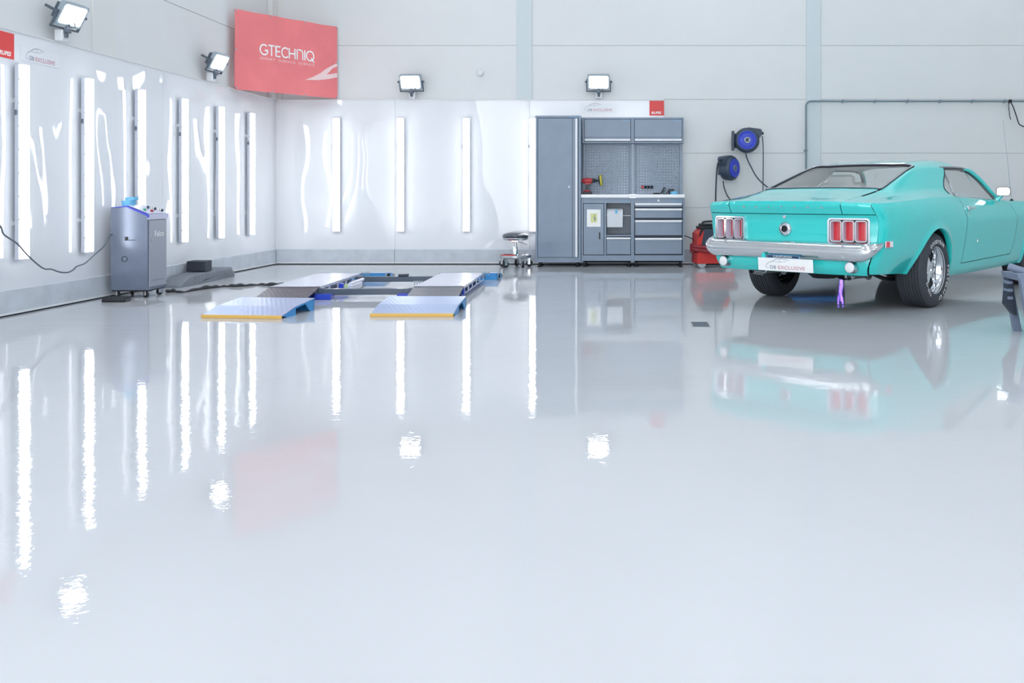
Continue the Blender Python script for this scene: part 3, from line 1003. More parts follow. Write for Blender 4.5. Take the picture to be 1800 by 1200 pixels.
# base cabinet with door, roll holder and drawer
e = cab('base_cabinet', 'grey base cabinet with paper roll niche beside a door', (CX[2], YC, 0))
W = CX[3] - CX[2]
H = .936
m = carcass(e, 0, W, .064, H, .375, .022)
m.box(.022, W - .022, .0, .02, .064, .16, .002).box(.022, W - .022, 0, .02, .865, H - .022, .002).box(.31, .335, 0, .36, .16, .865, .002).box(.335, W - .022, .0, .36, .415, .435, .002)
m.build('body', 'steel_blue_grey', e)
MB().box(.022, .31, .024, .03, .16, .865).box(.335, W - .022, .024, .03, .16, .415).build('shadow_gap', 'cabinet_dark', e)
d = MB().box(.030, .304, -.002, .02, .168, .858, .003).build('door', 'steel_blue_grey', e)
MB().box(.235, .258, -.0035, .002, .375, .47, .003).build('handle_slot', 'black_plastic', d)
dw = MB().box(.342, W - .028, -.002, .3, .172, .375, .003).build('drawer', 'steel_blue_grey', e)
MB().box(.340, W - .026, -.016, .01, .377, .401, .004).build('handle', 'handle_strip', dw)
MB().tube([(.332, .10, .695), (W - .02, .10, .695)], .007, 10).build('roll_bar', 'handle_strip', e)
feet(e, 0, W)
datona(e, W - .035, .878, 0)
pr = tag(empty('paper_roll', (CX[2] + .345, YC + .10, .695)), 'white paper towel roll in the open niche of the base cabinet', 'paper roll')
MB().lathe([(0, .02), (0, .098), (.215, .098), (.215, .02)], 36, 'x', close=True).build('roll', 'roll_paper', pr)
MB().prism([(-.098, .0), (-.094, .0), (-.094, -.155), (-.098, -.155)], .002, .213, 'x').build('loose_sheet', 'roll_paper', pr)
MB().box(.11, .145, -.1005, -.0985, .03, .085).build('blue_mark', 'print_cyan', pr)
nt_ = tag(empty('paper_note', (CX[2] + .075, YC - .0025, .545)), 'white paper sheet with yellow pictogram taped to the cabinet door', 'paper')
MB().box(0, .185, -.0012, 0, 0, .235).build('sheet', 'paper', nt_)
MB().box(.052, .138, -.0018, -.0011, .06, .18).build('yellow_print', 'paper_note', nt_)
MB().box(.10, .108, -.0024, -.0016, .07, .17).box(.085, .12, -.0024, -.0016, .12, .128).box(.108, .122, -.0024, -.0016, .09, .11).build('pictogram', 'print_grey', nt_)
# drawer cabinet
e = cab('drawer_cabinet', 'grey base cabinet with four wide drawers and white handle strips', (CX[3], YC, 0))
W = CX[4] - CX[3]
m = carcass(e, 0, W, .064, H, .375, .022)
m.box(.022, W - .022, .0, .02, .064, .16, .002).box(.022, W - .022, 0, .02, .868, H - .022, .002)
m.build('body', 'steel_blue_grey', e)
MB().box(.022, W - .022, .03, .036, .16, .868).build('shadow_gap', 'cabinet_dark', e)
for z0, z1 in ((.815, .866), (.665, .793), (.43, .635), (.176, .395)):
    dw = MB().box(.034, W - .034, 0, .3, z0, z1 - .028, .003).build('drawer', 'steel_blue_grey', e)
    MB().box(.032, W - .032, -.016, .01, z1 - .028, z1, .004).build('handle', 'handle_strip', dw)
MB().lathe([(0, .015), (-.008, .015), (-.010, .011), (-.010, 0)], 16, 'y', (W / 2, 0, .90)).build('lock', 'handle_strip', e)
feet(e, 0, W)
datona(e, W - .035, .885, 0)
# worktop
e = tag(empty('worktop', (CX[2] - .004, YC, .938)), 'bright steel worktop running over both grey base cabinets', 'worktop')
MB().box(0, CX[4] - CX[2] + .008, -.012, .355, 0, .045, .004).build('slab', 'worktop_steel', e)
# wall cabinets
for x0, x1, lb in ((CX[2] + .004, CX[3], 'grey wall cabinet with flap door, beside the tall cabinet'), (CX[3], CX[4] + .004, 'grey wall cabinet with flap door, under the red square sign')):
    e = cab('wall_cabinet', lb, (x0, 12.88, 1.687))
    tag(e, group='wall cabinets')
    W = x1 - x0
    carcass(e, 0, W, 0, .353, .195, .022).build('body', 'steel_blue_grey', e)
    MB().box(.02, W - .02, .022, .028, .02, .34).build('shadow_gap', 'cabinet_dark', e)
    d = MB().box(.028, W - .028, .001, .02, .028, .328, .003).build('flap_door', 'steel_blue_grey', e)
    MB().box(.03, W - .03, -.0005, .003, .078, .083).build('door_groove', 'cabinet_dark', d)
    MB().box(.028, W - .028, -.014, .004, .03, .055, .004).build('handle', 'handle_strip', d)
    datona(e, W - .034, .305, 0.0005, .11)
# perforated panels with real holes
def pegboard(x0, x1, z0, z1, y, label):
    e = tag(empty('pegboard', (x0, y, z0)), label, 'tool panel', 'perforated tool panels')
    W, Hh = x1 - x0, z1 - z0
    MB().box(0, .04, -.03, .02, 0, Hh, .003).build('post', 'steel_blue_grey', e)
    MB().box(W - .04, W, -.03, .02, 0, Hh, .003).build('post', 'steel_blue_grey', e)
    nx, nz, hs = 15, 17, .0066
    px0, px1, pz0, pz1 = .055, W - .055, .012, Hh - .03
    xs = np.linspace(px0, px1, nx + 1)
    zs = np.linspace(pz0, pz1, nz + 1)
    v, f = [], []
    def quad(a, b, c, d_):
        o = len(v)
        v.extend([(a, 0, c), (b, 0, c), (b, 0, d_), (a, 0, d_)])
        f.append((o, o + 1, o + 2, o + 3))
    quad(.035, px0, 0, Hh); quad(px1, W - .035, 0, Hh); quad(px0, px1, 0, pz0); quad(px0, px1, pz1, Hh)
    for i in range(nx):
        cx = (xs[i] + xs[i + 1]) / 2
        for j in range(nz):
            cz = (zs[j] + zs[j + 1]) / 2
            o = len(v)
            v.extend([(xs[i], 0, zs[j]), (xs[i + 1], 0, zs[j]), (xs[i + 1], 0, zs[j + 1]), (xs[i], 0, zs[j + 1]),
                      (cx - hs, 0, cz - hs), (cx + hs, 0, cz - hs), (cx + hs, 0, cz + hs), (cx - hs, 0, cz + hs)])
            f.extend([(o, o + 1, o + 5, o + 4), (o + 1, o + 2, o + 6, o + 5), (o + 2, o + 3, o + 7, o + 6), (o + 3, o, o + 4, o + 7)])
    MB().add(v, f).build('perforated_sheet', 'steel_blue_grey', e, smooth=False)
    return e
pegboard(CX[2] + .006, CX[3] + .0005, .984, 1.69, 13.06, 'perforated grey tool panel behind the red polisher')
pegboard(CX[3] + .001, CX[4] - .01, .984, 1.69, 13.06, 'perforated grey tool panel with a row of sockets')
# things on the worktop
so = tag(empty('socket_strip', (.085, 13.055, 1.06)), 'socket strip with red switch on the perforated panel', 'sockets')
MB().box(0, .17, -.03, 0, 0, .048, .004).build('body', 'socket_grey', so)
MB().box(.002, .036, -.034, -.029, .004, .044, .003).build('switch', 'drill_red', so)
for i in range(3):
    MB().lathe([(0, .018), (-.004, .018), (-.004, .013), (.006, .013)], 18, 'y', (.065 + i * .042, -.03, .024), close=False).build('socket', 'cabinet_dark', so)
po_ = tag(empty('polisher', (-.655, 12.86, .9835)), 'red cordless polisher with yellow pad standing on the worktop', 'power tool')
MB().box(-.055, .06, -.035, .035, 0, .04, .008).build('battery', 'drill_dark', po_)
MB().box(-.05, .045, -.0355, .0355, .036, .058, .008).build('battery_top', 'drill_red', po_)
MB().prism([(-.035, .05), (.02, .05), (.032, .15), (-.012, .15)], -.022, .022, 'y').build('grip', 'drill_dark', po_)
MB().lathe([(-.075, 0), (-.07, .022), (-.05, .036), (0, .042), (.055, .038), (.07, .03), (.07, 0)], 20, 'x', (0, 0, .185)).prism([(-.03, .135), (.045, .14), (.05, .17), (-.03, .17)], -.026, .026, 'y').build('motor_body', 'drill_red', po_)
MB().lathe([(.07, .028), (.10, .026), (.13, .018), (.14, .012), (.155, .012), (.155, 0)], 18, 'x', (0, 0, .19)).build('gear_neck', 'drill_dark', po_)
Mp = T(.155, 0, .19) @ RY(-6)
MB().lathe([(.0, .02), (.012, .07), (.022, .072), (.022, 0)], 28, 'x').xf(Mp).build('backing_plate', 'drill_dark', po_)
MB().lathe([(.022, .074), (.030, .078), (.046, .076), (.05, .066), (.05, 0)], 28, 'x').xf(Mp).build('pad', 'pad_yellow', po_)
tape_roll('tape_roll', (.535, 12.86, .9835), .052, .042, 'blue masking tape roll on the worktop beside a black device')
gl = tag(empty('handheld_device', (.50, 12.95, .9835)), 'black device resting behind the blue tape on the worktop', 'device')
MB().prism([(-.035, .0), (.035, .0), (.04, .085), (.03, .075), (-.03, .075), (-.04, .085)], -.02, .02, 'y').build('body', 'black_plastic', gl)
MB().box(-.045, .045, -.03, .03, 0, .012, .003).build('foot', 'black_plastic', gl)
sg = tag(empty('cable_tangle', (.36, 12.85, .9835)), 'tangle of thin black cable on the worktop', 'cable')
pts = [(-.10, 0, .008), (-.06, .02, .02), (-.02, -.02, .008), (.02, .02, .03), (.04, 0, .09), (.06, .02, .07), (.03, .03, .01), (.07, -.01, .008), (.10, .02, .05), (.12, 0, .008)]
MB().tube(smooth_path(pts, 5), .0055, 6).build('cord', 'black_plastic', sg)
MB().tube([(.0, .0, .012), (.045, .02, .10)], .008, 8).box(-.11, -.02, -.015, .015, 0, .022, .006).build('plug', 'black_plastic', sg)

# ================================================================== VACUUM
vc = tag(empty('vacuum_cleaner', (1.02, 12.72, 0), 8), 'red and grey workshop vacuum cleaner beside the drawer cabinet', 'vacuum cleaner')
MB().prism([(-.22, .06), (.26, .06), (.30, .10), (.27, .24), (-.10, .25), (-.21, .20)], -.19, .19, 'y').build('tank', 'red_plastic', vc, angle=.4)
MB().box(-.20, .26, -.165, .165, .04, .07, .01).build('chassis', 'black_plastic', vc)
MB().prism([(-.19, .24), (.24, .24), (.22, .40), (.17, .52), (-.15, .52), (-.19, .40)], -.165, .165, 'y').build('motor_head', 'vac_grey', vc, angle=.4)
MB().prism([(-.215, .22), (-.175, .22), (-.12, .50), (-.15, .52), (-.21, .46)], -.172, .172, 'y').prism([(.10, .52), (.20, .40), (.245, .40), (.20, .53)], -.172, .172, 'y').build('side_cheek', 'red_plastic', vc, angle=.4)
MB().box(-.17, .19, -.15, .15, .52, .555, .012).box(-.14, .16, -.12, .12, .555, .59, .01).build('top_tray', 'black_plastic', vc)
MB().tube(smooth_path([(-.12, -.1, .56), (-.12, -.1, .61), (.0, -.1, .62), (.12, -.1, .61), (.12, -.1, .56)], 5), .014, 8).build('carry_handle', 'black_plastic', vc)
MB().prism([(-.20, .41), (-.16, .53), (-.10, .56), (-.17, .44)], -.185, -.165, 'y').build('hose_bracket', 'black_plastic', vc)
hp = []
for i in range(41):
    a = 2 * math.pi * i / 20 + math.pi
    hp.append((.05 + .31 * math.cos(a), -.02 + .245 * math.sin(a), .30 - .085 * i / 40 + .02 * math.sin(a)))
MB().tube(hp, .026, 12).build('hose', 'red_hose', vc)
for x, y in ((-.15, -.16), (.22, -.16), (-.15, .16), (.22, .16)):
    MB().lathe([(-.018, .02), (-.018, .048), (-.012, .055), (.012, .055), (.018, .048), (.018, .02)], 22, 'y', (x, y, .055)).build('wheel', 'wheel_grey', vc)
tag(MB().tube(smooth_path([(.672, 12.9, .42), (.73, 12.86, .40), (.80, 12.8, .37)], 5), .006, 6).build('power_cable', 'black_plastic'), 'short black cord between drawer cabinet and vacuum', 'cable')

# ================================================================== HOSE REELS
def hose_reel(loc, yaw, label, mirror=1):
    e = tag(empty('hose_reel', loc, yaw), label, 'hose reel', 'blue and grey hose reels')
    # local -y is the blue face
    MB().lathe([(.09, 0), (.09, .13), (.06, .165), (-.03, .175), (-.06, .165), (-.085, .14), (-.085, 0)], 40, 'y').build('drum', 'reel_grey', e)
    MB().prism([(mirror * a, b) for a, b in ((0, .12), (.02, .178), (.19, .155), (.21, .13), (.205, .075), (.15, .0))], -.055, .055, 'y').build('outlet', 'reel_grey', e, angle=.4)
    MB().lathe([(-.084, .128), (-.09, .128), (-.096, .118), (-.09, .10), (-.096, .085), (-.092, .06), (-.092, .04)], 40, 'y').build('face', 'reel_blue', e)
    MB().lathe([(-.086, .042), (-.10, .042), (-.104, .034), (-.098, .02), (-.098, 0)], 20, 'y').build('hub', 'chrome_soft', e)
    for i in range(4):
        MB().box(-.006, .006, -.108, -.098, -.03, .03, .002).xf(RY(45 * i)).build('hub_spoke', 'flood_dark', e)
    for i in range(6):
        a = math.radians(60 * i)
        MB().box(-.008, .008, -.099, -.088, .062, .10, .003).xf(RY(60 * i)).build('face_rib', 'reel_blue', e)
    MB().tube([(mirror * .19, 0, .105), (mirror * .235, 0, .095)], .018, 10).build('nozzle', 'black_plastic', e)
    return e
e = hose_reel((1.545, 12.99, 1.73), 0, 'upper hose reel, its blue face turned to the room')
MB().box(-.205, -.175, -.07, .06, -.14, .13, .006).box(-.19, -.02, .06, .09, -.10, .10, .004).build('wall_bracket', 'reel_grey', e)
MB().box(-.19, -.165, .03, .24, -.06, .06, .004).build('bracket_arm', 'reel_grey', e)
e = hose_reel((1.305, 12.98, 1.345), 52, 'lower hose reel, turned sideways with its outlet to the left', -1)
MB().box(-.03, .03, .085, .17, -.09, .09, .006).build('wall_bracket', 'reel_grey', e)
def hose(pts, label, r=.009):
    P = [((px - 1116) * y / 1650, y, .98 - (py - 342) * y / 1650) for px, py, y in pts]
    tag(MB().tube(smooth_path(P, 6), r, 8).build('air_hose', 'hose_dark'), label, 'hose', 'hoses of the two reels')
hose([(1340, 239, 12.98), (1341.5, 260, 13.0), (1341.5, 300, 13.05), (1341, 345, 13.08), (1341, 400, 13.1)], 'dark hose hanging straight down from the upper reel', .007)
hose([(1311, 268, 12.98), (1313, 278, 13.0), (1320, 293, 13.05), (1331, 312, 13.08), (1348, 328, 13.1), (1375, 345, 13.1), (1390, 380, 13.1)], 'dark hose curving to the right below the upper reel')
hose([(1262, 286, 12.93), (1260, 300, 12.95), (1258.5, 330, 13.0), (1258, 360, 13.05), (1258, 400, 13.08)], 'dark hose hanging from the outlet of the lower reel', .011)
hose([(1271, 318, 12.96), (1273, 330, 13.0), (1278, 343, 13.05), (1286, 358, 13.08), (1290, 400, 13.08)], 'dark hose hanging under the drum of the lower reel')

# ================================================================== CONDUIT, STRAP, FLOOR PLATE, STEP, TROLLEY
YP = 13.165
pts = [(2.40, YP, .25), (2.40, YP, 2.22)] + [(2.40 + .07 * (1 - math.cos(a)), YP, 2.22 + .07 * math.sin(a)) for a in np.linspace(.2, 1.5, 6)] + [(2.47, YP, 2.29), (RIGHT_X - .01, YP, 2.29)]
cd = tag(empty('conduit_pipe', (0, 0, 0)), 'grey conduit pipe running up the wall and along it to the right', 'pipe')
MB().tube(pts, .013, 12).build('pipe', 'conduit_grey', cd)
for i in range(10):
    x = 2.92 + i * .455
    MB().box(x - .012, x + .012, YP - .016, YB + .0295, 2.272, 2.31, .003).build('clip', 'conduit_grey', cd)
for z in (.7, 1.6):
    MB().box(2.38, 2.42, YP - .016, YB + .0295, z - .012, z + .012, .003).build('clip', 'conduit_grey', cd)
P = lambda a: [((px - 1116) * 13.13 / 1650, 13.13, .98 - (py - 342) * 13.13 / 1650) for px, py in a]
sp_ = tag(empty('hanging_strap', (0, 0, 0)), 'black strap tied to the conduit pipe at the right picture edge', 'strap')
MB().tube(smooth_path(P([(1776, 178), (1773, 184), (1774, 195), (1775, 205), (1777, 210)]), 4), .006, 6).build('short_end', 'black_plastic', sp_)
MB().tube(smooth_path(P([(1776, 178), (1781, 188), (1786, 202), (1791, 217), (1796, 221), (1806, 228), (1815, 260)]), 4), .008, 6).build('long_end', 'black_plastic', sp_)
MB().box(5.235, 5.275, 13.12, 13.185, 2.265, 2.31, .008).build('knot', 'black_plastic', sp_)
e = tag(empty('floor_grate', (.494, 7.08, 0)), 'small grey grate set in the floor in front of the cabinets', 'grate')
MB().box(-.068, .068, -.14, .14, -.004, .003, .001).build('frame', 'grate_grey', e)
bar = MB().box(-.060, .060, -.005, .005, .003, .0045).build('bar', 'socket_grey', e)
bar.location = (0, -.12, 0)
for i in range(1, 11):
    share(bar, e, T(0, -.12 + i * .024, 0))

e = tag(empty('folding_step', (2.785, 6.62, 0), 0), 'grey plastic folding step cut off by the right picture edge', 'step stool')
MB().prism([(-.13, .385), (.34, .385), (.34, .43), (-.145, .43)], -.14, .15, 'y').build('top_board', 'step_grey', e, angle=.3)
for y in (-.13, .14):
    MB().prism([(-.13, .40), (-.085, .40), (-.005, .0), (-.06, .0)], y - .02, y + .02, 'y').build('leg', 'step_grey', e)
    MB().prism([(.28, .40), (.33, .40), (.25, .0), (.20, .0)], y - .02, y + .02, 'y').build('leg', 'step_grey', e)
MB().prism([(-.08, .385), (.29, .385), (.225, .03), (.0, .03)], -.11, -.095, 'y').build('front_panel', 'step_grey', e, angle=.3)
MB().prism([(-.13, .40), (-.10, .40), (-.07, .12), (-.09, .13), (-.145, .20)], .05, .13, 'y').build('side_brace', 'step_dark', e, angle=.3)
for z in (.235, .29, .345):
    MB().box(-.138, -.10, .04, .14, z, z + .022, .003).build('rung', 'step_grey', e)
MB().tube([(-.13, .05, .47), (-.02, -.03, .43)], .026, 14).build('grab_tube', 'step_grey', e)
MB().box(.0, .30, -.02, .10, .36, .386, .004).build('cross_rib', 'step_dark', e)

e = tag(empty('tool_trolley', (2.39, 12.80, 0)), 'low dark trolley with blue shelf fronts behind the car', 'trolley')
MB().box(-.34, .34, -.16, .2, .08, .30, .008).box(-.34, -.32, -.16, .2, .3, .72, .004).box(.32, .34, -.16, .2, .3, .72, .004).box(-.34, .34, .18, .2, .3, .72, .004).build('frame', 'trolley_grey', e)
for z in (.40, .57):
    MB().box(-.33, .33, -.18, .18, z, z + .055, .006).build('shelf', 'trolley_blue', e)
for x in (-.28, .28):
    for y in (-.12, .16):
        a, b = caster(.036, .024, top=.085)
        c = a.xf(T(x, y, 0)).build('caster', 'chrome_soft', e)
        b.xf(T(x, y, 0)).build('caster_wheel', 'black_rubber', c)
e = tag(empty('neon_sign', (2.79, 12.72, .0)), 'small purple neon sign standing behind the car, seen mirrored in the floor', 'neon sign')
MB().box(-.055, .055, .0, .05, 0, .62, .006).build('backboard', 'cabinet_dark', e)
pts = [(-.03, -.01, .50), (-.045, -.01, .45), (-.01, -.01, .40), (.03, -.01, .50), (.0, -.01, .36), (-.025, -.01, .33), (.02, -.01, .30), (-.02, -.01, .27), (.025, -.01, .24), (-.01, -.01, .2), (.02, -.01, .18), (0, -.01, .12)]
MB().tube(smooth_path(pts, 5), .007, 8).build('neon_tube', 'neon_purple', e)

# ================================================================== THE CAR
# car frame: x forward from the rear axle, y to the car's left, z up
CAR = empty('fastback_car', (1.946, 8.701, 0), 50.4)
tag(CAR, 'turquoise classic fastback car with chrome bumper seen from behind', 'car')

ZL = [.20, .28, .36, .46, .58, .68, .75, .82, .90, .98]
WX = [-1.16, -.95, -.8, -.4, 0, .4, .8, 1.4, 2.1, 2.75, 3.3, 3.72]
WT = [[.68, .70, .725, .755, .785, .80, .805, .80, .785, .74],
      [.69, .715, .75, .79, .823, .838, .843, .84, .822, .765],
      [.70, .73, .772, .812, .845, .860, .865, .86, .838, .775],
      [.69, .725, .775, .832, .872, .886, .889, .884, .856, .795],
      [.74, .785, .83, .86, .883, .894, .896, .888, .860, .80],
      [.76, .815, .845, .865, .882, .891, .892, .882, .854, .795],
      [.765, .83, .855, .868, .880, .888, .889, .868, .836, .785],
      [.765, .83, .855, .867, .878, .886, .888, .860, .822, .765],
      [.765, .83, .855, .867, .878, .886, .889, .862, .820, .755],
      [.76, .82, .85, .865, .878, .886, .888, .866, .822, .745],
      [.70, .76, .81, .835, .855, .865, .866, .84, .79, .70],
      [.62, .68, .73, .76, .785, .80, .80, .775, .72, .64]]
_wrow = hermite(WX, WT)
_wcache = {}
def Wd(x, z):
    k = round(x, 4)
    if k not in _wcache:
        _wcache[k] = hermite(ZL, _wrow(k))
    return float(_wcache[k](z))
crest = hermite([-1.16, -.95, -.8, -.4, 0, .4, .8, 1.4, 2.1, 2.75, 3.3, 3.72], [.905, .912, .918, .935, .953, .960, .950, .930, .915, .905, .88, .85])
bottom = hermite([-1.16, -.8, -.6, -.45, 0, .4, .8, 2.1, 2.4, 3.1, 3.72], [.345, .335, .325, .315, .26, .245, .24, .252, .255, .28, .30])
# tail profile: x of the rear face on the centre line
tail0 = hermite([.33, .38, .44, .50, .58, .70, .80, .82, .86, .90, .925], [-1.035, -1.075, -1.09, -1.085, -1.068, -1.068, -1.085, -1.10, -1.125, -1.142, -1.135])
def tail_x(y, z):
    return float(tail0(z)) + .085 * min(1, abs(y) / .80) ** 4
def side_end(z):
    """x where the side meets the tail corner"""
    return float(tail0(z)) + .085
def corner(x, z):
    xs = side_end(z)
    t = max(0, min(1, (xs + .08 - x) / .08))
    return 1 - .05 * t ** 2.4
ARCH = [(0.0, .325, .366), (2.743, .325, .365)]
def flare(x, z):
    a = 0
    for cx, cz, r in ARCH:
        d = math.hypot(x - cx, z - cz) - r
        a += .016 * math.exp(-(d / .03) ** 2)
    return a
def side_y(x, z):
    return Wd(x, z) * corner(x, z) + flare(x, z)

def side_patch(x_lo, x_hi, z_lo, z_hi, nx, nz, sgn, arch=None):
    """patch between x_lo(z)..x_hi(z) and z_lo(x)..z_hi(x); wheel arch cut and flanged"""
    V, idx = [], {}
    for i in range(nx + 1):
        for j in range(nz + 1):
            v = j / nz
            # iterate because the limits depend on each other
            z = z_lo(0) + v * (z_hi(0) - z_lo(0))
            for _ in range(4):
                x = x_lo(z) + (x_hi(z) - x_lo(z)) * i / nx
                z = z_lo(x) + (z_hi(x) - z_lo(x)) * v
            idx[i, j] = len(V)
            V.append([x, z])
    Fc = [(idx[i, j], idx[i + 1, j], idx[i + 1, j + 1], idx[i, j + 1]) for i in range(nx) for j in range(nz)]
    fl = MB()
    if arch:
        cx, cz, r = arch
        ins = lambda p: math.hypot(p[0] - cx, p[1] - cz) < r
        keep = [f for f in Fc if not ins((sum(V[k][0] for k in f) / 4, sum(V[k][1] for k in f) / 4))]
        rem = set(k for f in Fc if f not in set(keep) for k in f)
        edge = [k for k in set(k for f in keep for k in f) if k in rem]
        for k in edge:
            d = Vector((V[k][0] - cx, V[k][1] - cz))
            d = d.normalized() * r
            V[k] = [cx + d.x, cz + d.y]
        edge.sort(key=lambda k: math.atan2(V[k][1] - cz + .25, V[k][0] - cx))
        Fc = keep
    P = [(x, sgn * side_y(x, z), z) for x, z in V]
    used = sorted(set(k for f in Fc for k in f))
    remap = {k: n for n, k in enumerate(used)}
    mb = MB().add([P[k] for k in used], [[remap[k] for k in f] for f in Fc])
    if arch:
        cx, cz, r = arch
        rows = [[], [], []]
        for k in edge:
            x, y, z = P[k]
            rows[0].append((x, y, z))
            q = .985
            rows[1].append((cx + (x - cx) * q, y - sgn * .006, cz + (z - cz) * q))
            rows[2].append((cx + (x - cx) * q, y - sgn * .05, cz + (z - cz) * q))
        fl.grid(rows)
        mb.add(fl.v, fl.f)
    return mb

# ---- upper loft of the rear: deck, glass and sail panels
UX = [-1.145, -.8, -.47, -.2, 0, .2, .4, .6, .9]
UC = [[(0, .927), (.3, .926), (.545, .922), (.61, .918), (.66, .916), (.70, .914), (.735, .912), (.76, .910)],
      [(0, .975), (.3, .973), (.555, .966), (.62, .958), (.67, .950), (.71, .944), (.75, .938), (.79, .930)],
      [(0, 1.037), (.3, 1.034), (.565, 1.022), (.61, 1.010), (.65, .995), (.69, .978), (.73, .965), (.785, .950)],
      [(0, 1.116), (.3, 1.112), (.550, 1.097), (.592, 1.082), (.63, 1.055), (.67, 1.022), (.715, .994), (.78, .966)],
      [(0, 1.176), (.3, 1.170), (.538, 1.155), (.580, 1.138), (.62, 1.100), (.662, 1.052), (.71, 1.010), (.775, .978)],
      [(0, 1.233), (.3, 1.227), (.525, 1.210), (.569, 1.190), (.612, 1.140), (.657, 1.077), (.707, 1.022), (.772, .983)],
      [(0, 1.276), (.3, 1.270), (.515, 1.250), (.563, 1.222), (.607, 1.165), (.654, 1.095), (.708, 1.030), (.77, .986)],
      [(0, 1.303), (.3, 1.296), (.505, 1.272), (.566, 1.237), (.609, 1.178), (.656, 1.104), (.710, 1.034), (.768, .986)],
      [(0, 1.322), (.3, 1.314), (.505, 1.288), (.575, 1.247), (.618, 1.185), (.663, 1.110), (.714, 1.036), (.765, .984)]]
_u = hermite(UX, np.array(UC).reshape(len(UX), -1))
VP = [0, .30, .55, .61, .68, .76, .85, .93, 1.0]
_ucache = {}
def upper(x, v, warp=True):
    """point of the rear loft; v 0 centre line .. 1 crest"""
    k = round(x, 4)
    if k not in _ucache:
        c = _u(k).reshape(-1, 2)
        zc = float(crest(k))
        c = np.vstack([c, [[Wd(k, zc), zc]]])
        _ucache[k] = (hermite(VP, c[:, 0]), hermite(VP, c[:, 1]))
    a, b = _ucache[k]
    y, z = float(a(v)), float(b(v))
    t = max(0, min(1, (-.75 - x) / .395))
    xo = x + .09 * t                       # where the outer edge of this row meets the body side
    zo = float(crest(xo))
    yo = Wd(xo, zo) * corner(xo, zo)
    w = max(0, (v - .55) / .45) ** 2
    y += (yo - float(a(1.0))) * w
    z += (zo - float(b(1.0))) * w
    return x + .09 * t * min(1, y / yo) ** 4, y, z
def upatch(x_lo, x_hi, v0, v1, nx, nv, sgn, drop=0.):
    rows = []
    for j in range(nv + 1):
        v = v0 + (v1 - v0) * j / nv
        r = []
        for i in range(nx + 1):
            a = x_lo(v) if callable(x_lo) else x_lo
            b = x_hi(v) if callable(x_hi) else x_hi
            x, y, z = upper(a + (b - a) * i / nx, v)
            r.append((x, sgn * y, z - drop))
        rows.append(r)
    return MB().grid(rows)
GX0, GX1 = -.455, .335            # rear glass
VG = .55                          # glass edge
VD = .535                         # deck lid edge
wend = hermite([.61, .68, .76, .85, .93, 1.0], [.90, .835, .705, .595, .565, .655])

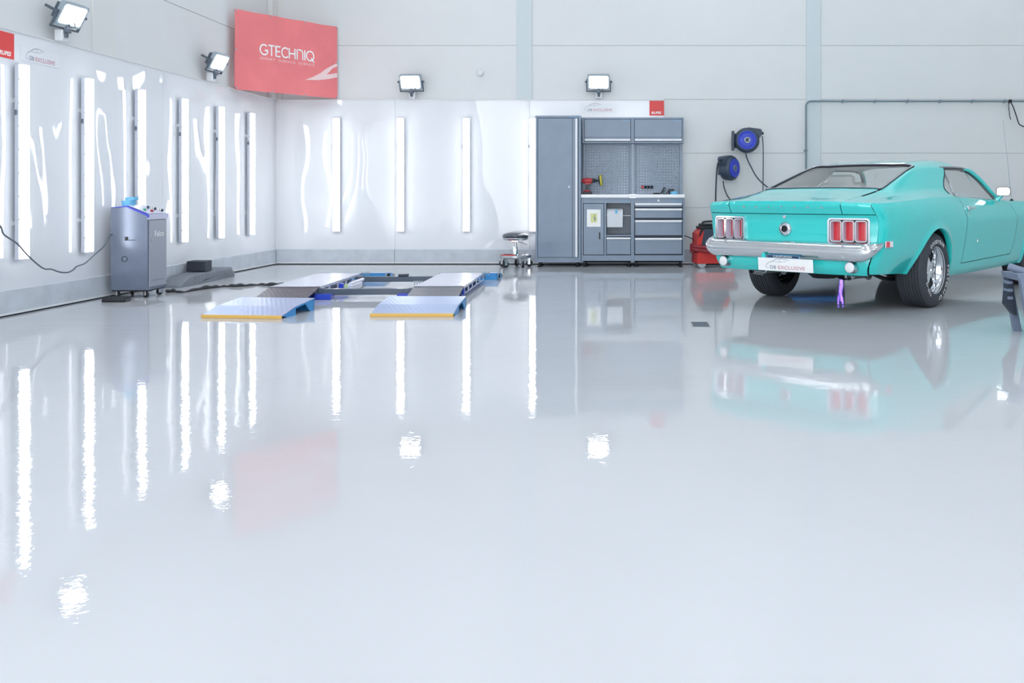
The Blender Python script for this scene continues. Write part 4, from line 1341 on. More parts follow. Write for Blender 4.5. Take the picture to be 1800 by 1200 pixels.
door_r = lambda z: float(np.interp(z, [.2, .35, .75, .90, .97], [.615, .625, .690, .672, .655]))
door_f = lambda z: float(np.interp(z, [.2, .36, .45, .60, .75, .90, .97], [1.93, 1.95, 2.04, 2.10, 2.115, 2.045, 2.02]))
for sgn in (-1, 1):
    qp = MB()
    s = side_patch(side_end, lambda z: door_r(z) - .003, lambda x: float(bottom(x)), lambda x: float(crest(x)), 92, 30, sgn, ARCH[0])
    qp.add(s.v, s.f)
    # sail panel and quarter top
    s = upatch(-.795, lambda v: float(wend(v)) if v > .61 else .90, VG + .012, 1.0, 56, 26, sgn)
    qp.add(s.v, s.f)
    s = upatch(-1.145, -.795, VD + .006, 1.0, 16, 22, sgn)
    qp.add(s.v, s.f)
    # quarter end cap beside the deck lid
    rows = []
    topr = [upper(-1.145, VD + .006 + (1 - VD - .006) * i / 12) for i in range(13)]
    ylid, yo = topr[0][1], topr[-1][1]
    for j in range(9):
        r = []
        for i in range(13):
            x_, y_, z_ = topr[i]
            z = .822 + (z_ - .822) * j / 8
            ye = side_y(side_end(z), z)
            y = ylid + (y_ - ylid) * (ye - ylid) / (yo - ylid)
            w_ = (j / 8) ** 3
            r.append((tail_x(y, z) * (1 - w_) + x_ * w_, sgn * (y * (1 - w_) + y_ * w_), z))
        rows.append(r)
    qp.grid(rows)
    o = qp.build('quarter_panel', 'car_paint', CAR, angle=.75)
    # lower corner of the tail below the cap, outboard of the lights
    rows = []
    for j in range(15):
        z = .345 + (.816 - .345) * j / 14
        ye = side_y(side_end(z), z)
        y0 = .758 if z > .56 else .70
        r = []
        for i in range(7):
            y = y0 + (ye - y0) * i / 6
            r.append((tail_x(y, z), sgn * y, z))
        rows.append(r)
    MB().grid(rows).build('corner_panel', 'car_paint', CAR, angle=.75)
    # door
    s = side_patch(lambda z: door_r(z) + .004, lambda z: door_f(z) - .004, lambda x: .352 + .022 * (x - .62) / 1.3, lambda x: float(crest(x)), 50, 28, sgn)
    dp = MB().add(s.v, s.f)
    rows = []
    for i in range(41):
        x = .672 + (2.02 - .672) * i / 40
        zc = float(crest(x))
        yc = side_y(x, zc)
        rows.append([(x, sgn * yc, zc), (x, sgn * (yc - .022), zc + .010), (x, sgn * (yc - .045), zc + .012), (x, sgn * (yc - .06), zc + .004), (x, sgn * (yc - .062), zc - .05)])
    dp.grid(rows)
    door = dp.build('door', 'car_paint', CAR, angle=.75)
    # handle
    hm = MB()
    zy = .853
    yy = side_y(.80, zy)
    hm.tube([(.765, sgn * (yy + .012), zy), (.80, sgn * (yy + .026), zy + .002), (.90, sgn * (yy + .026), zy + .004)], [.014, .013, .008], 10)
    hm.lathe([(0, .022), (.016, .020), (.018, 0)], 16, 'y', (.768, sgn * yy if sgn > 0 else -yy - .018, zy))
    hm.build('door_handle', 'chrome', door)
    MB().lathe([(-.004, .010), (.004, .010)], 12, 'y', (.772, sgn * side_y(.772, .80), .80)).build('lock', 'chrome', door)
    # script badge
    ds = MB()
    for (a, b) in (((.95, .545), (.985, .558)), ((.985, .558), (.975, .535)), ((1.0, .545), (1.03, .55))):
        ds.tube([(a[0], sgn * (side_y(*a) + .003), a[1]), (b[0], sgn * (side_y(*b) + .003), b[1])], .004, 6)
    ds.build('script_badge', 'chrome', door)
    # rocker below the door
    s = side_patch(lambda z: door_r(.3) - .003, lambda z: door_f(.3) + .05, lambda x: float(bottom(x)), lambda x: .346 + .022 * (x - .62) / 1.3, 40, 6, sgn)
    s.build('rocker_panel', 'car_paint', CAR, angle=.75)
    # front fender
    s = side_patch(lambda z: door_f(z) + .004 if z > .36 else door_f(.36) + .02, lambda z: 3.70, lambda x: float(bottom(x)), lambda x: float(crest(x)), 66, 30, sgn, ARCH[1])
    s.build('front_fender', 'car_paint', CAR, angle=.75)
    # wheel tubs
    for (cx, cz, r) in ARCH:
        rows = []
        for i in range(25):
            a = math.radians(-3 + 186 * i / 24)
            px_, pz_ = cx + (r + .012) * math.cos(a), cz + (r + .012) * math.sin(a)
            yo_ = min(.845, Wd(px_, max(pz_, .30)) - .02)
            rows.append([(px_, sgn * yv, pz_) for yv in (yo_, .60, .50)])
        tb = MB().grid(rows)
        tb.add([(cx, sgn * .5, cz)] + [r_[2] for r_ in rows], [(0, i + 1, i + 2) for i in range(24)])
        tb.build('wheel_tub', 'under_black', CAR)
    # side marker
    mk = MB().box(-.055, .055, -.006, .008, -.028, .028, .004)
    M = T(-.885, sgn * (side_y(-.885, .582) + .003), .582) @ RZ(8 * sgn)
    mk.xf(M).build('marker_bezel', 'chrome', CAR)
    MB().box(-.047, .047, sgn * .004 - .005, sgn * .004 + .007, -.021, .021, .003).xf(M).build('marker_lens', 'lens_red', CAR)
    MB().box(.0, .047, sgn * .006 - .005, sgn * .006 + .007, -.021, .021, .003).xf(M).build('marker_reflector', 'lens_clear', CAR)

# inner dark shell behind the panel gaps
for sgn in (-1, 1):
    for z0, z1, xa, xb in ((.36, .90, .55, .76), (.40, .89, 1.92, 2.2)):
        rows = []
        for i in range(9):
            x = xa + (xb - xa) * i / 8
            rows.append([(x, sgn * (Wd(x, z0 + (z1 - z0) * j / 8) - .018), z0 + (z1 - z0) * j / 8) for j in range(9)])
        MB().grid(rows).build('inner_pillar', 'car_inner', CAR)
    MB().grid([[(x, sgn * (Wd(x, .36) - .02), z) for z in (.30, .36, .40)] for x in (.6, 1.2, 1.95)]).build('inner_sill', 'car_inner', CAR)

# ---- deck lid: top and rear end cap
dl = MB()
for sgn in (-1, 1):
    s = upatch(-1.145, GX0 - .012, 0, VD, 26, 14, sgn)
    dl.add(s.v, s.f)
    rows = []
    topr = [upper(-1.145, VD * i / 12) for i in range(13)]
    for j in range(9):
        r = []
        for x_, y_, z_ in topr:
            z = .822 + (z_ - .822) * j / 8
            w_ = (j / 8) ** 3
            r.append((tail_x(y_, z) * (1 - w_) + x_ * w_, sgn * y_, z))
        rows.append(r)
    dl.grid(rows)
deck = dl.build('deck_lid', 'car_paint', CAR, angle=.75)
# dark gutter under the deck seams
for sgn in (-1, 1):
    rows = []
    for i in range(15):
        x = -1.11 + i * .045
        rows.append([(upper(x, v)[0], sgn * upper(x, v)[1], upper(x, v)[2] - .014) for v in (VD - .03, VD + .04)])
    MB().grid(rows).build('deck_gutter', 'car_inner', CAR)
    rows = [[(tail_x(y, z) + .014, sgn * y, z) for y in (.50, .58)] for z in (.82, .86, .905)]
    MB().grid(rows).build('deck_gutter', 'car_inner', CAR)
rows = [[(tail_x(y, z) + .02, y, z) for y in np.linspace(-.76, .76, 21)] for z in (.79, .815, .84)]
MB().grid(rows).build('tail_gutter', 'car_inner', CAR)
# letters across the deck lid
for i, ch in enumerate('MUSTANG'):
    t = text_mb(ch, None, .020)
    y = .372 - i * .124
    yy = [p[0] for p in t.v]
    w = max(yy)
    L = MB()
    base = [(-(p[0] - w / 2) + y, p[1] + .868) for p in t.v]
    v = [(tail_x(b[0], b[1]) - .005, b[0], b[1]) for b in base] + [(tail_x(b[0], b[1]) + .002, b[0], b[1]) for b in base]
    n = len(base)
    L.add(v, t.f + [tuple(k + n for k in f) for f in t.f])
    L.build('letter', 'chrome', deck, smooth=False, weld=False)

# ---- tail panel with the lights, cap and lower valance
zs_ = list(np.linspace(.50, .590, 5)) + list(np.linspace(.590, .782, 8))[1:] + [.80, .816]
ys_ = list(np.linspace(-.765, -.735, 3)) + list(np.linspace(-.735, -.40, 9))[1:] + list(np.linspace(-.40, .40, 21))[1:] + list(np.linspace(.40, .735, 9))[1:] + [.765]
tpm = MB()
tpm.v = [(tail_x(y, z), float(y), float(z)) for z in zs_ for y in ys_]
ny_ = len(ys_)
for j in range(len(zs_) - 1):
    for i in range(ny_ - 1):
        yc, zc = (ys_[i] + ys_[i + 1]) / 2, (zs_[j] + zs_[j + 1]) / 2
        if .40 < abs(yc) < .735 and .590 < zc < .782:
            continue
        tpm.f.append((j * ny_ + i, j * ny_ + i + 1, (j + 1) * ny_ + i + 1, (j + 1) * ny_ + i))
tp = tpm.build('tail_panel', 'car_paint', CAR, angle=.75)
rows = []
for j in range(9):
    z = .33 + (.50 - .33) * j / 8
    rows.append([(tail_x(y, z) + (.0), y, z) for y in np.linspace(-.705, .705, 31)])
rows.insert(0, [(p[0] + .05, p[1], p[2] - .004) for p in rows[0]])
MB().grid(rows).build('rear_valance', 'car_paint', CAR, angle=.75)

def ring_mb(out, inn, x_f, y0, z0, d0, d1):
    """frame between two outlines (y,z offsets), d0 outer depth -> d1; x_f gives the local tail face"""
    n = len(out)
    mb = MB()
    A = [(x_f - d1, y0 + p[0], z0 + p[1]) for p in out]
    B = [(x_f - d1, y0 + p[0], z0 + p[1]) for p in inn]
    C = [(x_f + d0, y0 + p[0], z0 + p[1]) for p in out]
    D = [(x_f + d0, y0 + p[0], z0 + p[1]) for p in inn]
    f = []
    for i in range(n):
        j = (i + 1) % n
        f += [(i, j, n + j, n + i), (i, 2 * n + i, 2 * n + j, j), (n + i, n + j, 3 * n + j, 3 * n + i)]
    return mb.add(A + B + C + D, f)
for sgn in (-1, 1):
    yc, zc = sgn * .568, .686
    xf0 = tail_x(yc, zc)
    tilt = math.degrees(math.atan2(tail_x(.74, .686) - tail_x(.40, .686), .34)) * -sgn
    M = T(xf0, yc, zc) @ RZ(tilt)
    def bl_(mb): return mb.xf(M)
    light = bl_(ring_mb(rrect(.348, .212, .026), rrect(.318, .184, .018), 0, 0, 0, .03, .014)).build('tail_light', 'chrome', CAR)
    bk_ = MB()
    for y0, y1 in ((-.165, -.1495), (-.0575, -.046), (.046, .0575), (.1495, .165)):
        bk_.box(-.006, .0, y0, y1, -.098, .098)
    bk_.box(-.0055, .0, -.165, .165, .080, .098).box(-.0055, .0, -.165, .165, -.098, -.080)
    bl_(bk_).build('backing', 'wheel_black', light)
    for k in (-1, 0, 1):
        c = k * .1035
        bl_(ring_mb(rrect(.098, .172, .02, cx=c), rrect(.084, .158, .014, cx=c), 0, 0, 0, .0, .017)).build('lens_frame', 'chrome', light)
        # recess walls
        o_ = rrect(.084, .158, .014, cx=c)
        i_ = rrect(.078, .150, .012, cx=c)
        n = len(o_)
        bl_(MB().add([(-.016, p[0], p[1]) for p in o_] + [(.058, p[0], p[1]) for p in i_], [(i, (i + 1) % n, (i + 1) % n + n, i + n) for i in range(n)])).build('recess', 'lamp_recess', light)
        rows = []
        for i in range(9):
            yy = -.039 + .078 * i / 8
            xx = .056 - .010 * (1 - (yy / .045) ** 2)
            rows.append([(xx, c + yy, zz) for zz in (-.074, -.02, -.018, .074)])
        bl_(MB().grid(rows)).build('lens', 'lens_red', light)

# filler cap, lock
cp = MB().lathe([(0, .062), (.008, .062), (.020, .055), (.026, .047), (.018, .042), (.020, .030), (.024, .0)], 36, 'x')
cp.v = [(-p[0], p[1], p[2]) for p in cp.v]
cap = cp.xf(T(tail_x(0, .695), 0, .695)).build('fuel_cap', 'chrome', tp)
MB().lathe([(-.026, 0), (-.0262, .028)], 24, 'x', (tail_x(0, .695), 0, .695)).build('cap_centre', 'wheel_black', cap)
MB().prism([(.018, .008), (.006, .010), (-.006, .006), (-.022, .009), (-.008, -.004), (.004, -.010), (.008, 0)], tail_x(0, .695) - .029, tail_x(0, .695) - .026, 'x').build('cap_emblem', 'chrome_soft', cap)
MB().lathe([(-.010, 0), (-.010, .014), (.0, .018)], 20, 'x', (tail_x(0, .795) , -.0, .795)).build('trunk_lock', 'chrome', tp)

# ---- bumper
rows = []
def bumper_plan(d):
    """plan position at distance d from the middle: straight, corner, short return"""
    if d <= .70:
        return -1.155 + .012 * (d / .7) ** 2, d
    r = .145
    a = min((d - .70) / r, math.pi / 2)
    x, y = -1.143 + r * (1 - math.cos(a)), .70 + r * .95 * math.sin(a)
    e = max(0, d - .70 - r * math.pi / 2)
    return x + e, y
DMAX = .70 + .145 * math.pi / 2 + .03
NB = 61
for i in range(NB):
    s_ = -1 + 2 * i / (NB - 1)
    d = abs(s_) * DMAX
    xb, ya = bumper_plan(d)
    x2, y2 = bumper_plan(d + .002)
    tx, ty = x2 - xb, y2 - ya
    l_ = math.hypot(tx, ty)
    nx_, ny_ = ty / l_, -tx / l_          # inward normal (towards the body)
    f = max(0, (d - .66) / (DMAX - .66))
    zt = .594 + .012 * f
    zb = .445 + .125 * f ** 2.0
    r = []
    for j in range(13):
        t = j / 12
        z = zb + (zt - zb) * t
        bul = math.sin(math.pi * t) ** .55
        k_ = .042 * (1 - bul) + (.008 if t > .66 else 0)
        r.append((xb + nx_ * k_, math.copysign(ya + ny_ * k_, s_), z))
    r.append((xb + nx_ * .075, math.copysign(ya + ny_ * .075, s_), zt - .002))
    r.insert(0, (xb + nx_ * .07, math.copysign(ya + ny_ * .07, s_), zb + .004))
    rows.append(r)
bp_ = MB().grid(rows).build('rear_bumper', 'bumper_chrome', CAR, angle=.9)
bolts = [(y, z) for y in (-.56, .56) for z in (.475, .575)]
for y, z in bolts:
    MB().lathe([(-.006, 0), (-.004, .010), (.004, .012)], 14, 'x', (-1.150 + (.012 if z > .5 else .012), y, z)).build('bolt', 'chrome_soft', bp_)
# reversing lamps
for y in (-.605, .605):
    xx = tail_x(y, .40) - .045
    l = MB().lathe([(.09, .052), (.03, .050), (.0, .044), (-.006, .044)], 28, 'x', (xx, y, .40)).build('reversing_lamp', 'chrome_soft', CAR)
    MB().lathe([(-.014, 0), (-.012, .022), (-.006, .038), (.0, .041)], 28, 'x', (xx, y, .40)).build('lamp_lens', 'lens_clear', l)
# plates
pl_ = MB().box(-.008, 0, -.30, .30 - .06 - .0, 0, .10)
M = T(-1.168, -.058, .345) @ RY(-5)
plate = MB().box(-.006, 0, -.26, .26, 0, .108, .004).xf(M).build('show_plate', 'print_white', CAR)
for nme, mm, m in logo_mb(.38):
    m.v = [(-.0068 - p[2], .19 - p[0], p[1] * .72 + .018) for p in m.v]
    m.xf(M).build(nme, mm, plate, smooth=False)
M2 = T(-1.162, -.03, .30)
lp = MB().box(-.004, .002, -.155, .155, .075, .178, .003).xf(M2).build('licence_plate', 'print_cyan', CAR)
MB().box(-.006, -.003, -.15, .15, .155, .175).xf(M2).build('plate_band', 'print_navy', lp)
t = text_mb('CALIFORNIA', .18, .016)
t.v = [(-.0068, .09 - p[0], p[1] + .158) for p in t.v]
t.xf(M2).build('plate_lettering', 'print_white', lp, smooth=False)
MB().box(-.015, .004, .165, .20, .08, .19, .002).xf(M2).build('plate_bracket', 'car_paint', lp)

# ---- glass, roof, pillars
rg = MB()
for sgn in (-1, 1):
    s = upatch(GX0, GX1, 0, VG, 26, 12, sgn, .004)
    rg.add(s.v, s.f)
rear_glass = rg.build('rear_window', 'car_glass', CAR)
# chrome surround with a black seal
for nme, mm, dz, r in (('seal', 'black_rubber', -.004, .013), ('trim', 'chrome', .008, .008)):
    pts = []
    for x in np.linspace(GX0, GX1, 20): pts.append((x, VG))
    for v in np.linspace(VG, 0, 16)[1:]: pts.append((GX1, v))
    right = [upper(x, v) for x, v in pts]
    path = [(p[0], p[1], p[2] + dz) for p in right] + [(p[0], -p[1], p[2] + dz) for p in right[::-1][1:]]
    MB().tube(path, r, 8).build(nme, mm, rear_glass)
    path = [upper(GX0, v) for v in np.linspace(VG, 0, 12)]
    path = [(p[0], p[1], p[2] + dz * .5) for p in path] + [(p[0], -p[1], p[2] + dz * .5) for p in path[::-1][1:]]
    MB().tube(path, r * .7, 8).build(nme, mm, rear_glass)
# roof skin: rear part from the loft, front part from its own stations
RXs = [.9, 1.2, 1.4, 1.50]
RC = np.array([[(0, 1.322), (.3, 1.314), (.505, 1.288), (.575, 1.247)], [(0, 1.320), (.3, 1.312), (.505, 1.288), (.588, 1.250)],
               [(0, 1.303), (.3, 1.296), (.495, 1.274), (.585, 1.246)], [(0, 1.288), (.3, 1.281), (.49, 1.261), (.580, 1.238)]])
_r = hermite(RXs, RC.reshape(4, -1))
def roof_pt(x, v):
    if x <= .9:
        return upper(x, v * .61)
    c = _r(x).reshape(-1, 2)
    q = v * .61
    yv = hermite(VP[:4], c[:, 0])(q)
    zv = hermite(VP[:4], c[:, 1])(q)
    return x - .04 * max(0, (x - 1.2) / .3) * (v ** 2), float(yv), float(zv)
rf = MB()
for sgn in (-1, 1):
    rows = []
    for j in range(17):
        v = j / 16
        rows.append([(lambda p: (p[0], sgn * p[1], p[2]))(roof_pt(x, v)) for x in np.linspace(GX1 + .006, 1.5, 44)])
    rf.grid(rows)
    # fill between glass edge and drip behind .335 is the sail panel
roof = rf.build('roof', 'car_paint', CAR, angle=.75)
hl = MB()
for sgn in (-1, 1):
    rows = []
    for j in range(9):
        v = j / 8 * .98
        rows.append([(lambda p: (p[0], sgn * (p[1] - .01), p[2] - .022))(roof_pt(x, v)) for x in np.linspace(GX1, 1.49, 20)])
    hl.grid(rows)
hl.build('headliner', 'headliner', CAR)
for sgn in (-1, 1):
    # inner sail trim
    s = upatch(-.44, lambda v: float(wend(v)) - .01 if v > .61 else .89, VG + .02, .96, 20, 10, sgn)
    s.v = [(p[0], p[1] - sgn * .025, p[2] - .015) for p in s.v]
    s.build('inner_sail_trim', 'headliner', CAR)
    # A pillar
    a0, a1, a2 = roof_pt(1.5, 1.0), (1.70, .637, 1.135), (1.93, .735, .935)
    ap = [(a0[0] - .05, sgn * (a0[1] - .008), a0[2] - .004), (1.55, sgn * .592, 1.215), (a1[0], sgn * a1[1], a1[2]), (1.82, sgn * .69, 1.03), (1.945, sgn * .742, .925)]
    sp = smooth_path(ap, 6)
    MB().tube(sp, [.012 + .014 * min(1, k_ / 6) for k_ in range(len(sp))], 10).build('windscreen_pillar', 'car_paint', CAR)
    MB().tube([(p[0] - .028, p[1] - sgn * .004, p[2] - .012) for p in sp], .014, 8).build('door_seal', 'black_rubber', CAR)
    # drip rail
    dr_ = [roof_pt(x, 1.0) for x in np.linspace(.80, 1.5, 22)]
    MB().tube([(p[0], sgn * (p[1] + .002), p[2]) for p in dr_], .009, 8).build('drip_rail', 'chrome_soft', CAR)
    dr_ = [roof_pt(x, 1.0) for x in np.linspace(.86, 1.47, 20)]
    MB().tube([(p[0], sgn * (p[1] - .012), p[2] - .018) for p in dr_], .014, 8).build('roof_seal', 'black_rubber', CAR)
    # rear edge trim of the side window
    path = [upper(float(wend(v)), v) for v in np.linspace(.61, .93, 14)]
    MB().tube([(p[0] + .004, sgn * (p[1] - .004), p[2]) for p in path], .008, 8).build('window_trim', 'black_rubber', CAR)
    # side glass
    def belt(x): return (x, side_y(x, float(crest(x))) - .05, float(crest(x)) + .008)
    def topl(x):
        if x <= 1.44: return roof_pt(max(x, .8), 1.0)
        t = (x - 1.44) / (1.93 - 1.44)
        q = smooth_path(ap, 6)
        k = min(int(t * (len(q) - 1)), len(q) - 1)
        return (q[k].x, abs(q[k].y), q[k].z)
    bar0, bar1 = Vector((.885, .578, 1.225)), Vector((.715, .775, .955))
    # quarter glass
    rows = []
    for i in range(11):
        v = .61 + (.93 - .61) * i / 10
        p = Vector(upper(float(wend(v)), v))
        q = bar0.lerp(bar1, i / 10)
        rows.append([(p.lerp(q, k / 4).x, sgn * (p.lerp(q, k / 4).y - .008), p.lerp(q, k / 4).z) for k in range(5)])
    MB().grid(rows).build('quarter_window', 'car_glass', CAR)
    MB().tube([(bar0.x, sgn * bar0.y, bar0.z), (.82, sgn * .655, 1.125), (bar1.x, sgn * bar1.y, bar1.z)], .009, 8).build('division_bar', 'chrome', CAR)
    rows = []
    for i in range(25):
        f_ = i / 24
        lo = Vector(belt(.715 + (1.925 - .715) * f_))
        tx = .885 + (1.44 - .885) * min(1, f_ / .55) if f_ < .55 else 1.44 + (1.93 - 1.44) * (f_ - .55) / .45
        hi = Vector(topl(tx))
        rows.append([(lo.lerp(hi, k / 6).x, sgn * (lo.lerp(hi, k / 6).y - .006 + .015 * math.sin(math.pi * k / 6)), lo.lerp(hi, k / 6).z) for k in range(7)])
    MB().grid(rows).build('door_window', 'car_glass', CAR)
# windscreen
rows = []
for j in range(21):
    s = -1 + 2 * j / 20
    top = roof_pt(1.5, abs(s))
    lo = Vector((2.13 - .19 * s * s, .735 * s, .950 - .012 * s * s))
    hi = Vector((top[0] + .004, math.copysign(top[1], s) if s else 0, top[2] - .004))
    rows.append([tuple(hi.lerp(lo, k / 10) + Vector((.02, 0, .015)) * math.sin(math.pi * k / 10)) for k in range(11)])
MB().grid(rows).build('windscreen', 'car_glass', CAR)
# hood and cowl
rows = []
for i in range(31):
    x = 1.96 + (3.70 - 1.96) * i / 30
    zc = float(crest(x))
    ye = side_y(x, zc)
    r = []
    for j in range(25):
        s = -1 + 2 * j / 24
        z = zc + (.045 * (1 - abs(s) ** 2.5)) * (1 - .3 * i / 30) + .012 * math.exp(-((s) / .25) ** 2)
        xx = x + .10 * (1 - s * s) * (1 - i / 30) * .9
        r.append((xx, s * ye, z))
    rows.append(r)
MB().grid(rows).build('hood', 'car_paint', CAR, angle=.75)
# nose
rows = []
for j in range(11):
    z = .33 + (.85 - .33) * j / 10
    ye = side_y(3.70, z)
    rows.append([(3.70 + .07 * (1 - (2 * i / 24 - 1) ** 2) - .05 * max(0, (.45 - z) / .12), ye * (2 * i / 24 - 1), z) for i in range(25)])
MB().grid(rows).build('nose_panel', 'car_paint', CAR, angle=.75)
MB().box(3.765, 3.775, -.50, .50, .58, .78, .01).build('grille', 'wheel_black', CAR)
for y in (-.60, .60):
    h_ = MB().lathe([(-.02, .09), (.03, .088), (.035, .078)], 28, 'x', (3.735, y, .68)).build('headlight', 'chrome', CAR)
    MB().lathe([(.02, .08), (.035, .06), (.042, 0)], 28, 'x', (3.735, y, .68)).build('headlight_lens', 'lens_clear', h_)
rows = []
for i in range(33):
    s = -1 + 2 * i / 32
    x = 3.83 - .10 * abs(s) ** 3
    rows.append([(x - .05, s * .83, .44), (x, s * .835, .46), (x + .012, s * .835, .50), (x, s * .835, .54), (x - .05, s * .83, .555)])
MB().grid(rows).build('front_bumper', 'chrome', CAR)

# mirror, aerial
for sgn in (-1,):
    mb = MB().tube([(1.66, sgn * .83, .925), (1.665, sgn * .86, .955), (1.67, sgn * .89, .985)], [.03, .02, .018], 10)
    mi = mb.build('door_mirror', 'car_paint', CAR)
    q = rrect(.135, .088, .028)
    n = len(q)
    sh = MB()
    loops = []
    for dx, sc in ((0, 1.0), (.03, .98), (.06, .8), (.075, .4)):
        loops.append([(dx, p[0] * sc, p[1] * sc) for p in q])
    sh.add([p for l in loops for p in l], [(k * n + i, k * n + (i + 1) % n, (k + 1) * n + (i + 1) % n, (k + 1) * n + i) for k in range(3) for i in range(n)] + [tuple(3 * n + i for i in range(n))])
    Mm = T(1.645, sgn * .90, 1.012) @ RZ(14)
    sh.xf(Mm).build('mirror_shell', 'car_paint', mi)
    MB().prism(rrect(.137, .090, .028), -.004, .004, 'x').xf(Mm).build('mirror_rim', 'black_plastic', mi)
    MB().prism(rrect(.122, .076, .022), -.0065, -.003, 'x').xf(Mm).build('mirror_glass', 'mirror_glass', mi)
an = MB().tube([(2.33, -.76, .915), (2.20, -.76, 1.35), (2.06, -.76, 1.76)], [.0028, .002, .0015], 6).build('aerial', 'flood_body', CAR)
MB().lathe([(.90, .02), (.925, .018), (.935, .008), (.94, 0)], 14, 'z', (2.335, -.76, 0)).build('aerial_base', 'black_plastic', an)

# ---- interior
MB().box(.1, 1.95, -.70, .70, .30, .34, .01).build('cabin_floor', 'dash_dark', CAR)
MB().box(-.46, .12, -.60, .60, .80, .90, .03).build('parcel_shelf', 'seat_vinyl', CAR)
MB().box(.05, .62, -.60, .60, .34, .60, .05).box(-.05, .14, -.60, .60, .55, .93, .05).build('rear_seat', 'seat_vinyl', CAR)
for y in (-.36, .36):
    st_ = MB().box(.78, 1.26, -.24 + y, .24 + y, .36, .58, .06, 2).build('front_seat', 'seat_vinyl', CAR)
    bk = MB().box(-.07, .07, -.24, .24, 0, .60, .05, 2).xf(T(.80, y, .52) @ RY(-14))
    bk.build('seat_back', 'seat_vinyl', st_)
    MB().box(-.045, .045, -.14, .14, 0, .16, .035, 2).xf(T(.655, y, 1.02) @ RY(-14)).build('headrest', 'seat_vinyl', st_)
MB().prism([(1.72, .62), (1.98, .62), (2.05, .92), (1.80, .90), (1.70, .80)], -.70, .70, 'y').build('dashboard', 'dash_dark', CAR, angle=.5)
wh_ = [(0, .19 * math.cos(a), .19 * math.sin(a)) for a in np.linspace(0, 2 * math.pi, 33)[:-1]]
sw_ = MB().tube(wh_, .013, 8, closed=True).box(-.01, .01, -.185, .185, -.014, .014, .004).box(-.02, .015, -.05, .05, -.05, .05, .01)
sw_.xf(T(1.50, .36, .86) @ RY(-22)).build('steering_wheel', 'black_plastic', CAR)
MB().tube([(1.52, .36, .85), (1.75, .36, .77)], .025, 10).build('steering_column', 'dash_dark', CAR)
for sgn in (-1, 1):
    rows = [[(x, sgn * (side_y(x, min(z, float(crest(x)))) - .075), z) for z in (.36, .6, .8, .925)] for x in np.linspace(.66, 1.98, 12)]
    MB().grid(rows).build('door_trim', 'seat_vinyl', CAR)
mr = MB().box(1.52, 1.535, -.10, .10, 1.155, 1.20, .006).tube([(1.53, 0, 1.19), (1.56, 0, 1.25)], .006, 6).build('inside_mirror', 'black_plastic', CAR)

# ---- underside
MB().box(-.95, 3.55, -.48, .48, .325, .345, .01).build('floor_pan', 'under_black', CAR)
MB().box(-.98, -.45, -.42, .42, .345, .45, .04).build('fuel_tank', 'under_black', CAR)
MB().tube([(0, -.60, .325), (0, .60, .325)], .04, 14).lathe([(-.14, .03), (-.10, .10), (.0, .13), (.10, .10), (.14, .03)], 18, 'y', (0, 0, .315)).build('rear_axle', 'under_black', CAR)
for y in (-.42, .42):
    MB().tube([(-.75, y * 1.02, .325), (-.40, y * 1.02, .32)], .055, 16).build('muffler', 'chrome_soft', CAR)
    MB().tube(smooth_path([(-.40, y, .26), (-.2, y, .40), (.2, y * .8, .38), (.5, y * .6, .27), (1.6, y * .5, .26)], 5), .028, 10).build('exhaust_pipe', 'chrome_soft', CAR)
    MB().tube(smooth_path([(-.75, y, .29), (-.80, y * 1.05, .30), (-.86, y * 1.1, .31)], 4), .03, 12, cap=False).build('tailpipe', 'chrome', CAR)
    MB().tube(smooth_path([(-.72, y * 1.3, .36), (-.3, y * 1.3, .25), (.1, y * 1.3, .25), (.6, y * 1.3, .33)], 5), .018, 8).build('leaf_spring', 'under_black', CAR)
MB().tube([(2.743, -.62, .325), (2.743, .62, .325)], .035, 12).build('front_axle', 'under_black', CAR)
MB().lathe([(-.05, .0), (-.05, .10), (.0, .16), (.05, .18), (.05, 0)], 28, 'z', (-.62, -.12, .31)).build('spare_well', 'under_black', CAR)

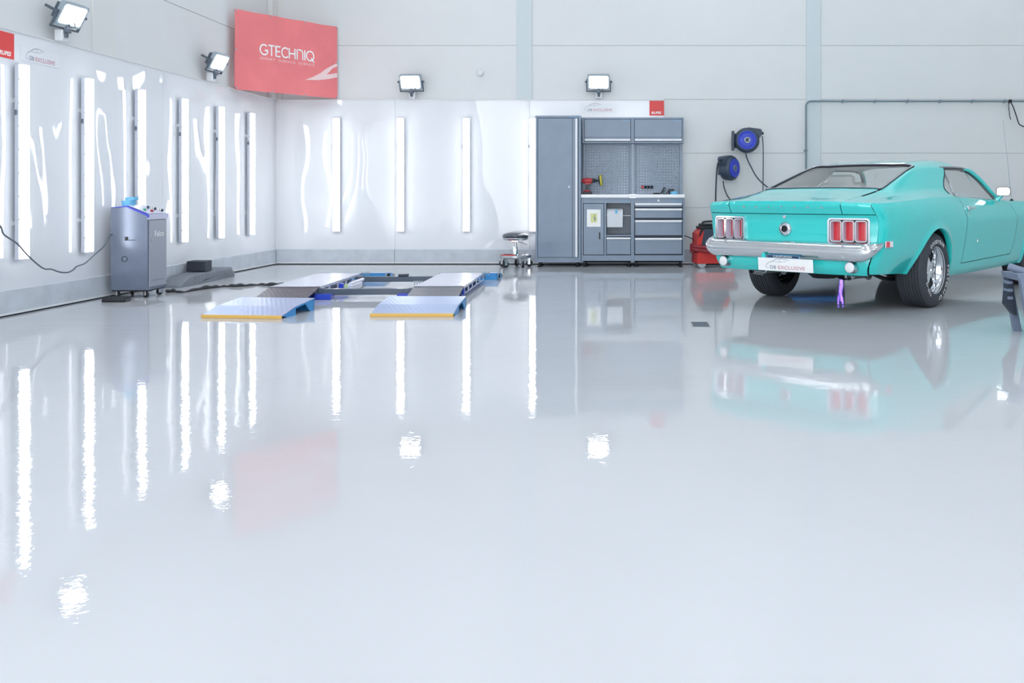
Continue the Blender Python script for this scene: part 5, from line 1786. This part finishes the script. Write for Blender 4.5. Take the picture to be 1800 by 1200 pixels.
# ---- wheels: local +y is the outer face
def make_wheel():
    hw = .125
    prof = [(-hw + .012, .195), (-hw - .004, .215), (-hw - .010, .25), (-hw - .004, .285), (-hw + .012, .310), (-hw + .030, .321)]
    n = 7
    for i in range(n):
        a = -hw + .034 + (2 * hw - .068) * i / n
        b = a + (2 * hw - .068) / n
        prof += [(a + .002, .3245), (b - .007, .3245), (b - .005, .3165), (b - .001, .3165)]
    prof += [(hw - .030, .321), (hw - .012, .310), (hw + .004, .285), (hw + .010, .25), (hw + .004, .215), (hw - .012, .195)]
    e = MB().lathe(prof, 96, 'y', cap=False).build('wheel', 'tyre_black', None, angle=.5)
    # rim barrel
    MB().lathe([(-hw + .01, .197), (-hw + .0, .205), (-hw + .02, .18), (.0, .165), (.02, .160), (.05, .168), (.085, .178), (hw - .022, .188), (hw - .008, .204), (hw - .002, .204), (hw - .006, .197)], 64, 'y', cap=False).build('rim', 'chrome', e)
    MB().lathe([(.0, .163), (.01, .10), (.01, 0)], 48, 'y', cap=False).build('wheel_disc', 'wheel_black', e)
    for i in range(5):
        a = 72 * i + 18
        sp = MB().prism([(-.040, .035), (.040, .035), (.030, .09), (.026, .165), (-.026, .165), (-.030, .09)], .035, .052, 'y')
        # give the spoke a raised middle and fall towards the rim
        sp.v = [(p[0], p[1] + .018 * (1 - (p[2] - .035) / .13), p[2]) for p in sp.v]
        sp.add(*(lambda q: (q.v, q.f))(MB().box(-.009, .009, .05, .064, .04, .155, .004)))
        sp.xf(RY(a)).build('spoke', 'chrome', e)
    MB().lathe([(.02, .055), (.055, .052), (.068, .040), (.070, .030), (.062, .026), (.062, 0)], 32, 'y').build('hub_cap', 'chrome', e)
    for i in range(5):
        a = math.radians(72 * i + 54)
        MB().tube([(.058 * math.cos(a), .03, .058 * math.sin(a)), (.058 * math.cos(a), .062, .058 * math.sin(a))], .008, 8).build('wheel_nut', 'chrome', e)
    # raised white lettering on the outer sidewall
    def arc_text(word, centre_deg, R, h, sp, ph=None):
        mb = MB()
        ws = []
        for ch in word:
            ws.append(TEXTS[ch][2] * h / .72 if ch != ' ' else h * .5)
        tot = sum(ws) + sp * (len(word) - 1)
        pos = 0
        for ch, w in zip(word, ws):
            if ch != ' ':
                v, f, _ = TEXTS[ch]
                out = []
                for q in v:
                    u = pos + q[0] * h / .72 - tot / 2
                    r = R + q[1] * h / .72 - .0
                    # seen from +y the picture's right is -x
                    th = math.radians(centre_deg) - u / R * (1)
                    y = hw + .0108 - .35 * max(0, abs(r - .25) - .012) ** 1.0 * .55
                    out.append((-r * math.cos(th), y, r * math.sin(th)))
                mb.add(out, f)
            pos += w + sp
        return mb
    L = MB()
    for w_, d_ in (('GOODYEAR', 90), ('POLYGLAS GT', -38), ('F60-15', 218)):
        m = arc_text(w_, d_, .233, .031, .009)
        L.add(m.v, m.f)
    L.build('lettering', 'tyre_white', e, smooth=False)
    return e
w0 = make_wheel()
k = 0
for x, y, rz, steer in ((0, -.745, 180, 0), (0, .745, 0, 0), (2.743, -.735, 180, 0), (2.743, .735, 0, 0)):
    w = w0 if k == 0 else copy_tree(w0)
    w.parent = CAR
    w.location = (x, y, .325)
    w.rotation_euler = (0, math.radians(0 if k == 0 else 23 * k), math.radians(rz))
    k += 1
